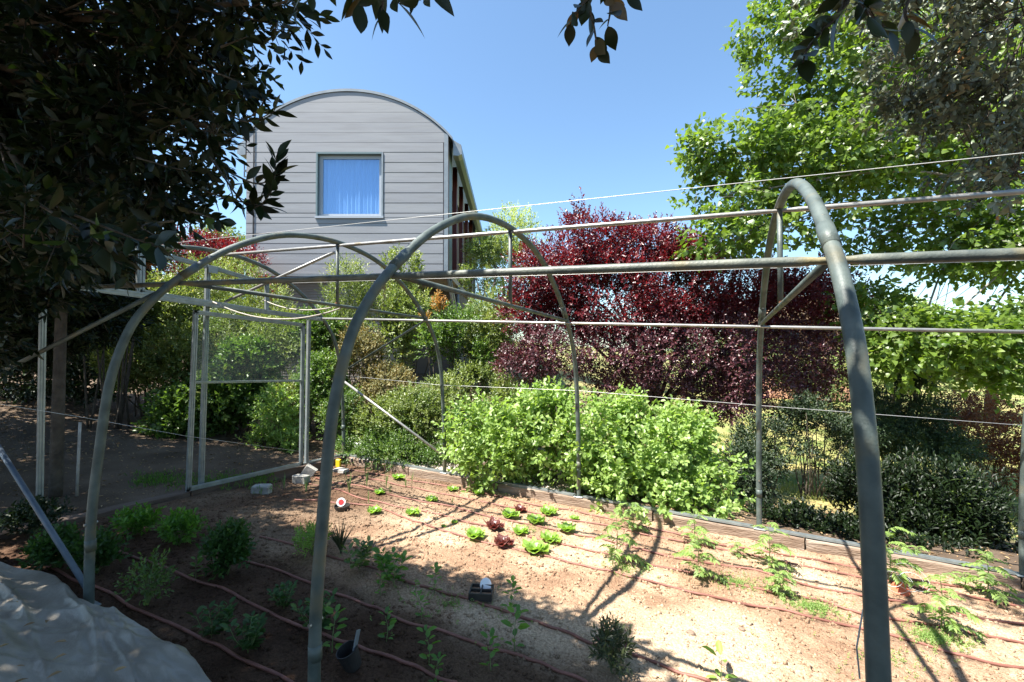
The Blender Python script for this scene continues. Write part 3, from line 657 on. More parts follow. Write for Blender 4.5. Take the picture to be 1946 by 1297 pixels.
# ---------------- left: dark evergreen trees ----------------
def sprays(lst, L_, W_, kind, nl=9, up=.4):
    def go(f, mb_):
        for pts in lst:
            mb = mb_ if not isinstance(mb_, list) else MB()
            if isinstance(mb_, list): mb_.append(mb)
            P = spline([at(*p) for p in pts], 5); ln = np.linalg.norm(np.diff(P, axis=0), axis=1).sum()
            mb.tube(P, np.linspace(.005, .0015, len(P)), 5)
            k = max(4, int(ln/.022)); idx = np.linspace(.12, 1, k)*(len(P)-1); i0 = np.minimum(idx.astype(int), len(P)-2); t = (idx-i0)[:, None]
            pos = P[i0]*(1-t)+P[i0+1]*t; T_ = nrmz(P[i0+1]-P[i0]); ph = np.arange(k)*2.4; r1 = nrmz(np.cross(T_, [.1, .2, 1.])); r2 = np.cross(T_, r1)
            perp = r1*np.cos(ph)[:, None]+r2*np.sin(ph)[:, None]; an = np.radians(60-35*(idx/len(P)))[:, None]
            d = T_*np.cos(an)+perp*np.sin(an)+rng.normal(0, .12, (k, 3)); n = rng.normal(0, .6, (k, 3))+[0, -.3, .5]
            Ls = L_*rng.uniform(.65, 1.1, k); f.leaves(pos, d, n, Ls, Ls*W_, kind, rng.random(k))
    return go
LB = [pb(40, 530, 3.2, 110, 75, .3), pb(-60, 620, 3.2, 90, 80, .3), pb(60, 120, 2.7, 190, 150, .45), pb(250, 110, 2.4, 150, 150, .45), pb(370, 40, 2.1, 105, 75, .35), pb(470, 5, 1.9, 75, 40, .25), pb(280, 230, 2.3, 110, 95, .35), pb(370, 130, 2.1, 60, 60, .25),
      pb(60, 370, 2.8, 160, 140, .5), pb(190, 350, 2.5, 120, 80, .4), pb(310, 370, 2.3, 60, 35, .25), pb(390, 240, 2.1, 40, 45, .2), pb(-150, 250, 2.8, 250, 300, .7), pb(100, 440, 1.9, 120, 50, .3)]
sp = [[(420, 210, 2.05), (470, 232, 1.95), (522, 212, 1.85)], [(400, 300, 2.0), (470, 392, 1.85), (515, 365, 1.8), (525, 300, 1.78)], [(380, 360, 2.0), (440, 380, 1.9), (500, 392, 1.8)],
      [(380, 130, 1.9), (440, 150, 1.85), (470, 170, 1.8)], [(420, 90, 1.8), (470, 70, 1.75)], [(520, 10, 1.5), (555, 2, 1.45), (566, 22, 1.4)], [(350, 400, 1.9), (390, 410, 1.8), (415, 420, 1.75)],
      [(260, 300, 2.0), (330, 320, 1.9), (400, 330, 1.85)], [(330, 420, 1.7), (270, 430, 1.6), (300, 450, 1.5)], [(60, 380, 1.35), (140, 430, 1.25), (210, 480, 1.2)], [(120, 400, 1.3), (220, 440, 1.2), (300, 470, 1.15)], [(480, 220, 1.9), (500, 195, 1.85), (490, 170, 1.8)], [(440, 330, 1.9), (490, 350, 1.85), (530, 330, 1.8)]]
lt = at(-420, 900, 3.0); lt[2] = terr(lt[0], lt[1])
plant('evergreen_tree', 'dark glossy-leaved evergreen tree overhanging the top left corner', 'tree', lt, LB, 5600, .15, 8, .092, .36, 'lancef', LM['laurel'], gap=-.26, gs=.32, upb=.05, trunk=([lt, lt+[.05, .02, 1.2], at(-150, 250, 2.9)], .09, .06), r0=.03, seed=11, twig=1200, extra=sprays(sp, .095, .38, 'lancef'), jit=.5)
# slim tree with the visible trunk
b1 = np.array([-4.83, -1.18, float(terr(-4.83, -1.18))])
LB2 = [pb(60, 600, 5.3, 100, 70, .6, 2.), pb(160, 600, 5.8, 70, 60, .6, 2.), pb(-60, 580, 5, 120, 100, .6, 1.5), pb(70, 560, 5.6, 110, 90, .9), pb(110, 470, 5.2, 120, 90, .8), pb(170, 590, 5.2, 60, 60, .5), (np.array([-4.7, -1.8, 3.7]), np.array([1.1, .8, .6])), (np.array([-5.2, -2.2, 3.5]), np.array([1.3, 1., .8])), (np.array([-3.4, -2.6, 3.6]), np.array([1.0, .7, .5])), (np.array([-5.6, -1.0, 3.2]), np.array([1, .8, .9]))]
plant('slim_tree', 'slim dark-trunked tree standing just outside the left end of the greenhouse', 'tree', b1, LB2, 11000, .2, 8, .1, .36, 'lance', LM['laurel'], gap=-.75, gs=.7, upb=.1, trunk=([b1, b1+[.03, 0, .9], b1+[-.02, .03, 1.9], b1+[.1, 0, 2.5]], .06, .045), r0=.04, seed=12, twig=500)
b2 = np.array([-8.2, -2.6, float(terr(-8.2, -2.6))])
LB3 = [(np.array([-8.3, -2.4, 3.3]), np.array([2.2, 1.8, 1.5])), (np.array([-6.6, -3.2, 3.4]), np.array([1.6, 1.2, 1.0])), (np.array([-9.5, -1.0, 3.4]), np.array([2, 1.6, 1.2])), (np.array([-7., -1.6, 3.7]), np.array([1.2, 1.2, .8])), (np.array([-6.6, -.3, 4.0]), np.array([1.2, 1.0, .6])), (np.array([-11, 1, 4.2]), np.array([2., 2., 1.])), (np.array([-11, -4, 4.2]), np.array([2.5, 2., 1.5]))]
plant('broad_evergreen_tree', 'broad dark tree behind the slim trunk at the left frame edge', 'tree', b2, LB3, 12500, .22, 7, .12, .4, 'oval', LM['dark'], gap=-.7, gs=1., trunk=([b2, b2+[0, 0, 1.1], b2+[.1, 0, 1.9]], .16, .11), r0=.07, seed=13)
# ---------------- overhead holm oak (behind and above the viewer) ----------------
b3 = np.array([2.6, -6.4, float(terr(2.6, -6.4))])
OB = [(np.array([.3, -4.0, 4.3]), np.array([1.7, 1.45, .7])), (np.array([-1.7, -3.8, 4.2]), np.array([1.5, 1.55, .7])), (np.array([2.0, -4.2, 4.5]), np.array([1.5, 1.4, .7])), (np.array([3.2, -3.2, 4.3]), np.array([.9, .9, .6])), (np.array([-3.2, -3.4, 4.0]), np.array([1.2, 1.3, .6])),
      (np.array([1.4, -5.6, 4.9]), np.array([2.2, 1.5, .9])), (np.array([3.3, -2.4, 4.1]), np.array([.6, .7, .5])), (np.array([-.9, -3.2, 4.2]), np.array([1.0, 1.0, .5]))]
OB2 = [pb(1800, 60, 2.6, 130, 110, .45), pb(1900, 150, 2.5, 110, 130, .45), pb(1780, 190, 2.8, 110, 70, .35), pb(1880, 290, 2.6, 90, 60, .3), pb(1740, 130, 2.7, 60, 60, .3), pb(1960, 30, 2.3, 160, 110, .4), pb(1700, -40, 2.4, 180, 70, .3), pb(1930, 330, 2.5, 60, 60, .3)]
def oakextra(f, mb):
    P, O = blobpts(OB2, 1600, 77, -.25, 2.2, .3)
    f.shoots(P, O+rng.normal(0, .6, P.shape), .09, 7, .054, .5, 'oval', 60, .4, np.clip(.5+.4*gapnoise(P, .3, 3)+rng.normal(0, .2, len(P)), 0, 1), .7)
    k = rng.choice(len(P), 600, replace=False); O2 = nrmz(O)
    for i in k: mb.tube([P[i]-O2[i]*.12, P[i]+O2[i]*.07], [.003, .0015], 4)
    limbs(mb, at(2150, -150, 2.6), OB2, .014, 4, 5, .4)
    return
def nearleaves(f, mb):
    sprays([[(1640, -60, .9), (1600, 20, .85), (1540, 85, .8), (1525, 120, .78)], [(1700, -60, .95), (1650, 10, .9), (1690, 60, .88)], [(1620, -40, .85), (1590, 30, .82), (1560, 60, .8)], [(1760, -60, 1.), (1720, 20, .95), (1740, 60, .95)], [(1560, -80, .9), (1620, -20, .85), (1650, 30, .8)]], .062, .46, 'ovalf')(f, mb)
    sprays([[(1150, -70, 1.05), (1120, -10, 1.02), (1130, 60, 1.0), (1136, 95, 1.0)], [(1180, -60, 1.05), (1110, 5, 1.0), (1085, 45, 1.0)], [(1150, -60, 1.), (1160, 10, 1.), (1155, 50, 1.)], [(1080, -60, 1.), (1140, -8, 1.), (1190, -5, 1.)]], .05, .6, 'ovalf')(f, mb)
    sprays([[(720, -80, 1.0), (728, -15, .98), (725, 30, .97)], [(700, -60, 1.), (740, -10, .98), (760, 8, .97)], [(800, -70, 1.), (812, -20, 1.)], [(680, -60, 1.), (690, -20, 1.), (685, 0, 1.)], [(610, -60, 1.1), (590, -20, 1.1)]], .085, .38, 'lancef')(f, mb)
plant('holm_oak', 'grey-green holm oak hanging over the viewer at the top right', 'tree', b3, OB, 11000, .2, 8, .11, .55, 'oval', LM['oakgrey'], gap=-.62, gs=.45, trunk=([b3, b3+[-.1, .1, 1.4], b3+[-.3, .5, 2.9]], .2, .14), r0=.06, seed=14, upb=.1, extra=oakextra, jit=.5)
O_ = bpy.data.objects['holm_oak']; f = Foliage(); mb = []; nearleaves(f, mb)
LM['oakshade'] = leafmat('shade_toned_oak_leaf', (.012, .02, .008), (.03, .045, .016), (.16, .08, .03), .18, .4); f.build('low_leaves', LM['oakshade'], O_)  # dark copy of the oak leaf: shade on the near sprays, as colour
for m_ in mb: m_.build('twig', M['bark'], O_, True)
# ---------------- right: tall bright tree ----------------
b4 = at(2130, 900, 9.); b4[2] = float(terr(b4[0], b4[1]))
PBk = [pb(1480, 60, 7.6, 75, 50, .6), pb(1600, 20, 7.6, 110, 60, .8), pb(1480, 200, 7.4, 100, 65, .7), pb(1620, 160, 7.4, 120, 90, .9), pb(1400, 290, 7.4, 95, 50, .7), pb(1560, 300, 7.4, 130, 80, .9), pb(1380, 370, 7.2, 75, 40, .5), pb(1700, 300, 7.6, 130, 100, .9), pb(1850, 250, 7.8, 150, 120, 1.), pb(1500, 430, 7.4, 110, 55, .7),
       pb(1370, 455, 7.2, 80, 35, .5), pb(1680, 440, 7.2, 110, 50, .7), pb(1820, 450, 7., 130, 70, .8), pb(1940, 610, 6.6, 60, 30, .4), pb(1750, 650, 6.8, 110, 50, .6, 1.7), pb(1900, 670, 6.6, 100, 55, .7, 1.7), pb(1800, 725, 6.9, 90, 28, .4, 1.3), pb(1650, 590, 7.6, 70, 45, .5), pb(1800, 100, 8.2, 200, 120, 1.), pb(1960, 400, 7., 120, 150, .9), pb(1720, 700, 6.8, 60, 25, .3), pb(1340, 290, 7.3, 45, 28, .4)]
def popx(f, mb):
    for pts, r in (([(2130, 700, 8.2), (1946, 542, 7.2), (1901, 511, 7.1), (1800, 440, 7.1)], .05), ([(2130, 760, 8.2), (1900, 650, 7.), (1769, 572, 6.9), (1690, 490, 6.9), (1640, 400, 7.)], .06), ([(1769, 572, 6.9), (1700, 560, 7.), (1629, 540, 7.), (1560, 500, 7.)], .035), ([(2100, 500, 8), (1800, 330, 7.4), (1600, 220, 7.3), (1480, 150, 7.3)], .06), ([(1800, 480, 7.), (1600, 430, 7), (1450, 345, 7.1), (1380, 330, 7.1)], .035), ([(2050, 400, 8), (1850, 200, 7.8), (1650, 60, 7.6)], .06)):
        P = spline([at(*p) for p in pts], 6); mb.tube(P, np.linspace(r, r*.3, len(P)), 7)
plant('tall_poplar', 'tall bright green tree filling the right side against the sky', 'tree', b4, PBk, 10500, .30, 7, .112, .85, 'poplar', LM['poplar'], gap=-.33, gs=1.1, bark='bark_grey', trunk=([b4, b4+[0, 0, 2.], at(2080, 450, 8.5)], .17, .12), r0=.03, seed=21, upb=.1, twig=900, nsub=3, ang=65, droop=.25, jit=.55)
# ---------------- purple plum ----------------
b5 = at(1240, 860, 8.6); b5[2] = float(terr(b5[0], b5[1]))
UB = [pb(1120, 470, 8.4, 100, 60, .8), pb(1110, 405, 8.4, 22, 30, .2, .5), pb(1220, 470, 8.4, 80, 45, .6), pb(1040, 520, 8.2, 90, 60, .7), pb(1150, 560, 8., 130, 80, .9), pb(1280, 550, 8.2, 110, 75, .9), pb(1010, 590, 8.2, 65, 40, .5), pb(1480, 600, 8.4, 110, 65, .8), pb(1560, 520, 8.6, 60, 35, .4), pb(1390, 550, 8.4, 90, 65, .6), pb(1470, 560, 8.5, 80, 50, .5), pb(1600, 600, 8.6, 60, 60, .5), pb(1320, 480, 8.5, 50, 30, .4), pb(1090, 610, 8.2, 90, 50, .5), pb(1230, 610, 8.1, 80, 40, .5), pb(1290, 510, 8.3, 60, 40, .5), pb(1390, 500, 8.4, 60, 35, .4), pb(1330, 600, 8.1, 80, 45, .5)]
UB2 = [pb(1050, 660, 7.9, 110, 55, .7), pb(1200, 670, 7.8, 130, 70, .8), pb(1340, 670, 7.9, 120, 75, .8), pb(1480, 680, 8., 100, 70, .7), pb(1380, 750, 7.6, 75, 50, .4), pb(1140, 720, 7.9, 110, 40, .6), pb(1560, 690, 8.2, 60, 80, .6), pb(1000, 690, 8., 60, 35, .4), pb(1480, 760, 7.9, 80, 40, .5), pb(1300, 760, 7.9, 90, 40, .5), pb(1420, 720, 7.9, 90, 50, .5)]
E_ = plant('purple_plum_tree', 'wide wine-red leaved tree in the middle behind the bright green bush', 'tree', b5, UB, 15500, .22, 8, .064, .55, 'oval', LM['plum'], gap=-.35, gs=.8, trunk=([b5, b5+[0, .05, .5], b5+[.05, .1, 1.1]], .1, .07), r0=.04, seed=31, upb=.6, twig=500)
f = Foliage(); P, O = blobpts(UB2, 10000, 32, -.35, 2.4, .8)
f.shoots(P, O*.8+[0, 0, .2]+rng.normal(0, .5, P.shape), .2, 8, .06, .5, 'oval', 60, .7, np.clip(.5+.4*gapnoise(P, .4, 8)+rng.normal(0, .18, len(P)), 0, 1), .4)
o = f.build('lower_crown', LM['plumdark'], E_); o['label'] = 'duller brownish lower branches'
# purple trees far left
b6 = at(380, 620, 13.); b6[2] = float(terr(b6[0], b6[1]))
plant('red_leaved_tree', 'dark red-leaved tree left of the house beyond the fanlight', 'tree', b6, [pb(375, 490, 13, 95, 40, 1.), pb(440, 500, 13, 60, 30, .8), pb(230, 470, 13, 60, 30, .8), pb(470, 560, 12, 50, 30, .5)], 3000, .3, 7, .1, .5, 'dia', LM['plum'], gap=-.4, trunk=([b6, b6+[0, 0, .8], b6+[0, 0, 1.3]], .1, .08), r0=.04, seed=33)
# ---------------- bright green bush ----------------
b7 = bed(1120, 955)+[0.1, .9, 0]; b7[2] = float(terr(b7[0], b7[1]))
GB = [pb(930, 830, 6.3, 85, 65, .6), pb(1030, 830, 6.2, 100, 80, .6), pb(1150, 850, 6.0, 110, 85, .65), pb(1260, 870, 5.9, 105, 90, .6), pb(1340, 900, 5.7, 70, 70, .45), pb(930, 880, 6.1, 60, 40, .4), pb(1200, 930, 5.5, 120, 45, .3), pb(1060, 790, 6.3, 60, 45, .4), pb(1300, 820, 6., 50, 35, .3), pb(1200, 790, 6.2, 50, 35, .3), pb(1330, 950, 5.3, 60, 30, .25)]
plant('bright_green_bush', 'rounded bright yellow-green bush behind the far timber kerb', 'bush', b7, GB, 4200, .24, 8, .088, .6, 'oval', LM['lime'], gap=-.3, gs=.45, seed=41, upb=.45, r0=.012, twig=500, nsub=7, jit=.6, ang=70, droop=.15)

# unseen hedge mass, added behind the viewer to block sky light
bh = np.array([.5, -7.6, float(terr(.5, -7.6))])
plant('sky_block_hedge', 'added unseen hedge mass behind the viewer that blocks sky light', 'hedge', bh, [(np.array([x, -7.6-.3*abs(math.sin(x)), 2.]), np.array([1.8, 1., 2.6])) for x in (-9, -6.5, -4, -1.5, 1, 3.5, 6)]+[(np.array([7.5, y, 2.]), np.array([1., 1.8, 2.6])) for y in (-5.5, -3)], 3600, .3, 7, .16, .5, 'dia', LM['dark'], seed=16, r0=.03)
# ---------------- shrubs and trees round the greenhouse ----------------
def gb(px, dep, x=None):
    q = at(px, 640, dep); q[2] = float(terr(q[0], q[1])); return q
def shrub(name, label, px, dep, blobs, n, m, L_=.07, W_=.45, kind='oval', sl=.18, nl=8, gap=-.45, cat='shrub', seed=50, **k):
    return plant(name, label, cat, gb(px, dep), blobs, n, sl, nl, L_, W_, kind, LM[m], gap=gap, seed=seed, **k)
shrub('oleander', 'tall narrow-leaved shrub in front of the left part of the house underside', 655, 9.6, [pb(662, 560, 9.6, 42, 62, .4), pb(640, 640, 9.4, 60, 60, .5), pb(705, 600, 9.5, 40, 50, .4)], 1500, 'olive', .11, .2, 'narrow', .25, seed=51, upb=1.2, r0=.015)
shrub('photinia', 'yellow-green shrub reaching up before the right part of the house wall', 765, 10, [pb(765, 520, 10, 34, 48, .4), pb(775, 600, 9.8, 65, 50, .6), pb(740, 660, 9.5, 50, 50, .5)], 1500, 'olive', .085, .45, 'oval', .2, seed=52, upb=.7, r0=.018)
E_ = shrub('photinia', 'shrub with orange young tips below the house corner', 850, 9., [pb(870, 640, 9., 48, 55, .5), pb(830, 650, 9., 35, 40, .4), pb(900, 680, 9., 40, 40, .4)], 1100, 'mid', .085, .4, 'oval', .2, seed=53, upb=.8, r0=.018)
f = Foliage(); P, O = blobpts([pb(834, 580, 9., 15, 18, .15), pb(806, 608, 9, 11, 10, .1)], 40, 5); f.shoots(P, O*.5+[0, 0, 1.], .14, 9, .08, .4, 'oval'); f.build('young_tips', LM['orange'], E_)
shrub('viburnum', 'grey-green open shrub left of the plum tree under the house stays', 930, 9.5, [pb(930, 640, 9.5, 50, 70, .5), pb(900, 740, 8.6, 70, 45, .5), pb(960, 760, 8.2, 50, 30, .4)], 3200, 'olive', .07, .4, 'oval', seed=54, r0=.015)
shrub('spirea', 'shrub covered in rusty faded flower heads beside the near hoop', 700, 8.6, [pb(685, 670, 8.7, 45, 45, .4), pb(730, 730, 8.5, 60, 35, .5), pb(680, 770, 8.3, 45, 35, .4)], 2600, 'rusty', .045, .6, 'oval', .14, seed=55, r0=.012)
shrub('laurustinus', 'mid green dense shrub behind the slanting bar of the first bay', 780, 7.9, [pb(790, 790, 7.8, 75, 50, .5), pb(730, 810, 7.9, 60, 45, .5), pb(840, 760, 8, 40, 40, .4)], 3400, 'olive', .058, .45, 'oval', .16, seed=56, gap=-.25, r0=.012)
shrub('low_juniper', 'low spreading dark shrub just above the pale gravel strip', 750, 7.3, [pb(760, 855, 7.2, 85, 32, .5), pb(690, 850, 7.4, 50, 35, .4), pb(820, 860, 7., 40, 30, .3), pb(650, 790, 7.9, 35, 60, .4)], 4200, 'mid', .045, .45, 'oval', .14, seed=57, gap=-.3, r0=.01)
shrub('oleander', 'tall sunny narrow-leaved bush filling the fanlight opening', 420, 10, [pb(420, 545, 10, 90, 50, .8), pb(350, 580, 10, 80, 50, .8), pb(490, 590, 9.6, 70, 50, .6), pb(440, 640, 9.5, 110, 60, .8)], 3600, 'olive', .11, .2, 'narrow', .25, seed=58, upb=1., r0=.018)
shrub('hedge_shrub', 'sparse twiggy green shrub left of the door between the two hoops', 300, 9, [pb(290, 600, 9, 80, 75, .7), pb(260, 680, 8.6, 60, 60, .6), pb(350, 690, 8.6, 70, 70, .6)], 5000, 'olive', .075, .45, 'oval', .2, seed=59, r0=.018)
shrub('mock_orange', 'broad-leaved green shrub seen through the lower half of the door', 420, 8, [pb(430, 760, 8., 70, 55, .5), pb(350, 800, 7.8, 60, 60, .5), pb(470, 700, 8.4, 60, 50, .5)], 3000, 'mid', .10, .55, 'oval', .2, seed=60, r0=.015)
shrub('grey_shrub', 'greyish small-leaved shrub behind the dusty door pane', 540, 9, [pb(540, 650, 9, 55, 60, .6), pb(590, 690, 8.8, 45, 70, .5), pb(560, 760, 8.4, 45, 40, .5)], 3800, 'olive', .06, .35, 'oval', .18, seed=61, r0=.015)
shrub('young_shrub', 'small lime green shrub on thin stems between the door post and steps', 535, 7.5, [pb(525, 790, 7.5, 38, 50, .3), pb(550, 840, 7.4, 28, 25, .25), pb(490, 845, 7.5, 25, 18, .25)], 520, 'lime', .07, .5, 'oval', .15, seed=62, r0=.012, gap=-.6)
shrub('leafy_hedge', 'light green shrub right of the far door post, behind the gable hoop', 620, 8.2, [pb(620, 730, 8.3, 45, 60, .5), pb(600, 640, 9, 50, 50, .5)], 3200, 'mid', .06, .5, 'oval', .16, seed=63, r0=.012)
shrub('autumn_shrub', 'brown and green leaved shrub near the left end of the main pipe', 190, 7.5, [pb(190, 500, 7.6, 60, 50, .5), pb(240, 480, 7.8, 40, 35, .4)], 900, 'brownred', .10, .5, 'oval', .2, seed=64, r0=.02)
shrub('shade_shrub', 'dark shrub mass in deep shade beyond the slim trunk', 60, 9.5, [pb(60, 715, 9.2, 120, 45, .8), pb(185, 725, 9., 60, 35, .5), pb(70, 640, 9.5, 110, 70, .9), pb(180, 650, 9.5, 60, 60, .7), pb(-60, 640, 9.5, 90, 90, .9)], 4200, 'dark', .1, .45, 'oval', .22, seed=65, r0=.02)
# right side
shrub('spruce_shrub', 'dark layered conifer right of the big near hoop', 1720, 7.8, [pb(1740, 700, 7.8, 30, 60, .3), pb(1720, 770, 7.8, 65, 40, .5), pb(1730, 840, 7.6, 85, 35, .6), pb(1640, 820, 7.6, 50, 60, .4), pb(1790, 850, 7.5, 60, 14, .4)], 5200, 'conifer', .06, .35, 'dia', .2, 12, seed=66, r0=.03, upb=-.1)
shrub('willow_shrub', 'dark narrow-leaved shrub under the conifer behind the right kerb', 1650, 5.2, [pb(1600, 990, 5.3, 45, 50, .3), pb(1640, 930, 5.3, 40, 45, .3), pb(1690, 985, 5.1, 45, 55, .3), pb(1740, 930, 5.1, 35, 50, .3), pb(1740, 1010, 5., 40, 40, .3)], 1100, 'laurel', .10, .26, 'narrow', .2, seed=67, r0=.01, upb=1.4, gap=-.15, dirj=.3)
shrub('willow_shrub', 'upright dark shrub with feathery shoots left of the last hoop leg', 1820, 4.9, [pb(1790, 950, 4.9, 30, 60, .25), pb(1840, 980, 4.8, 40, 55, .3), pb(1895, 1030, 4.7, 40, 45, .3), pb(1780, 1030, 4.8, 60, 40, .3), pb(1860, 920, 4.9, 22, 40, .2)], 1150, 'laurel', .10, .26, 'narrow', .22, seed=68, r0=.01, upb=1.5, gap=-.15, dirj=.3)
shrub('multi_stem_shrub', 'loose shrub with bare thin stems against the sunny lawn', 1520, 7., [pb(1450, 850, 6.8, 55, 50, .4), pb(1530, 810, 7, 50, 50, .4), pb(1420, 900, 6.4, 40, 50, .4), pb(1580, 850, 7, 40, 60, .4)], 3000, 'dark', .06, .4, 'oval', .18, seed=69, r0=.014, nsub=8)
shrub('barberry', 'brown-red speckled shrub at the right edge beyond the lawn', 1870, 8.2, [pb(1860, 830, 8.2, 75, 50, .6), pb(1930, 890, 7.8, 50, 60, .5), pb(1850, 780, 8.6, 70, 30, .5)], 2400, 'brownred', .05, .5, 'oval', .16, seed=70, r0=.012)
shrub('ground_leaves', 'low leafy plants in the shade between right kerb and dark shrubs', 1740, 4.5, [pb(1500, 990, 5., 80, 24, .3), pb(1610, 1022, 4.7, 60, 26, .25), pb(1700, 1045, 4.55, 60, 26, .22), pb(1790, 1065, 4.4, 70, 26, .2), pb(1870, 1087, 4.25, 50, 24, .18)], 1300, 'laurel', .055, .5, 'oval', .1, seed=71, r0=.005)
# further trees
def ftree(name, label, px, dep, blobs, n, m, L_, seed, tr=None, kind='dia', **k):
    b = gb(px, dep); c = blobs[0][0]; mid = b+(c-b)*.45; mid[:2] = b[:2]
    return plant(name, label, 'tree', b, blobs, n, L_*2.2, 6, L_, .6, kind, LM[m], gap=k.pop('gap', -.4), gs=L_*12, trunk=([b, b+(mid-b)*.5, mid], .012*dep, .008*dep), r0=.004*dep, seed=seed, **k)
ftree('feathery_tree', 'pale feathery tree just right of the house', 960, 19, [pb(975, 440, 19, 55, 48, 1.), pb(940, 500, 19, 60, 45, 1.), pb(1010, 500, 19, 45, 50, 1), pb(960, 560, 18, 60, 35, 1.)], 3600, 'pale', .11, 81)
ftree('small_tree', 'rounded yellow-green tree between the house stilt and plum tree', 920, 14, [pb(925, 480, 15, 40, 28, .7), pb(905, 530, 14.5, 30, 30, .6), pb(940, 600, 13, 55, 45, .8)], 2200, 'olive', .1, 82)
ftree('pine_tree', 'dark pine top peeping past the house eave', 890, 26, [pb(905, 470, 26, 26, 26, 1.)], 500, 'far', .2, 83)
ftree('far_tree', 'grey-green tree top between evergreen leaves and the house left edge', 425, 24, [pb(425, 470, 24, 40, 34, 1.4), pb(390, 520, 24, 60, 40, 1.4)], 1100, 'far', .22, 84)
ftree('far_tree', 'grey-olive tree seen right of the big hoop under poplar branches', 1700, 20, [pb(1700, 620, 20, 65, 55, 1.5), pb(1660, 700, 19, 60, 50, 1.5)], 2200, 'pale', .16, 85)
ftree('far_tree', 'distant tree beyond the lawn at the right frame edge', 1880, 22, [pb(1880, 660, 22, 110, 70, 1.5), pb(1800, 700, 21, 80, 50, 1.5), pb(1960, 700, 20, 90, 60, 1.5)], 2000, 'far', .2, 86)
ftree('far_tree', 'distant dark tree behind the plum tree', 1420, 22, [pb(1420, 680, 22, 110, 50, 1.5), pb(1280, 690, 22, 80, 50, 1.5), pb(1560, 720, 22, 80, 40, 1.5)], 2600, 'far', .2, 87)
ftree('far_tree', 'broad tree mass behind the shrubs under the house', 820, 23, [pb(700, 700, 25, 120, 60, 1.5), pb(860, 690, 25, 120, 60, 1.5), pb(1010, 680, 23, 100, 60, 1.5)], 2600, 'far', .2, 88)
ftree('far_tree', 'distant tree behind the leafy bushes at the left of the door', 300, 20, [pb(300, 580, 20, 110, 60, 1.5), pb(150, 560, 20, 110, 70, 1.5), pb(480, 640, 17, 90, 60, 1.)], 2800, 'far', .2, 89)
ftree('far_tree', 'shaded tree far behind the slim trunk at the left edge', 0, 17, [pb(0, 540, 17, 120, 90, 1.5), pb(-150, 520, 16, 110, 110, 1.5), pb(60, 600, 16, 90, 60, 1.5)], 2600, 'dark', .2, 90)
ftree('far_tree', 'tree closing the horizon outside the right hoop', 2050, 22, [pb(2050, 640, 22, 120, 90, 2), pb(2200, 640, 20, 120, 100, 2)], 1600, 'far', .22, 91)
# distant salmon-coloured house behind the plum tree
hb = gb(1560, 26); HB = empty('far_house', hb, 'distant salmon-walled building half hidden behind the plum tree', 'house')
def fb(u, v, z): p = hb+RH*u+FH*v; return [p[0], p[1], hb[2]+z]
top = float(at(1560, 612, 26)[2]-hb[2]); sal = mat('salmon_render', (.55, .27, .19), .9, 0, (.62, .33, .24), 2); tile = mat('clay_tile', (.42, .24, .15), .85, 0, (.52, .36, .24), 8, .5, 20)
MB().box(fb(0, 3, (top)/2), (6, 6, top), HR).build('wall', sal, HB)
MB().prism([(-3.4, top-.02), (3.4, top-.02), (2.4, top+1.5), (-2.4, top+1.5)], fb, -.4, 6.4).build('roof', tile, HB)
for u in (-1.8, 1.6): MB().box(fb(u, -.01, top-1.1), (.9, .08, 1.1), HR).build('window', M['reveal'], HB)
# garden steps
for i, (px_, py_, w_) in enumerate(((452, 850, 70), (450, 818, 66), (448, 786, 62), (445, 757, 58), (440, 732, 54), (436, 710, 50))):
    dp = 8.3+i*.62; c = at(px_, py_, dp); o = MB().box(c, (w_*dp/FPX*1.6, .5, .14), HR, bev=.01).build('garden_step', M['timber'], None)
    tag(o, ['lowest', 'second', 'third', 'fourth', 'fifth', 'topmost'][i]+' garden step seen through the door frame, counting upward', 'step', 'garden steps behind the door')
# lawn and weed blades, small clods
def blades(name, P, h, m, par=None, w_=.05, tilt=.5):
    f = Foliage(); n = len(P); d = np.array([0, 0, 1.])+rng.normal(0, tilt, (n, 3))*[1, 1, .2]; hh = h*rng.uniform(.5, 1.2, n)
    f.leaves(P, d, rng.normal(0, 1, (n, 3)), hh, hh*0+w_*h, 'dia', rng.random(n)); return f.build(name, m, par)
n = 26000; X = rng.uniform(1.5, 13, n); Y = rng.uniform(4.5, 16, n); k = fbm(X*.6, Y*.6, 3, 31) > -.12; X, Y = X[k], Y[k]
P = np.stack([X, Y, terr(X, Y)+.0], 1); gm_ = leafmat('dry_grass', (.14, .19, .04), (.42, .38, .15), None, .3, .6)
tag(blades('lawn_grass', P, .10, gm_, None, .14), 'thin sunlit yellow-green lawn beyond the shrubs on the right', 'grass', None, 'stuff')
n = 1200; P = np.array([grd(px_, py_) for px_, py_ in zip(rng.uniform(250, 520, n//4), rng.normal(914, 7, n//4))]); P = np.repeat(P, 4, 0)+rng.normal(0, .04, (len(P)*4, 3))*[1, 1, 0]
tag(blades('grass_strip', P, .06, LM['herb'], None, .12), 'thin green grass strip outside the sliding door', 'grass', None, 'stuff')
mb = MB(); V = []; 
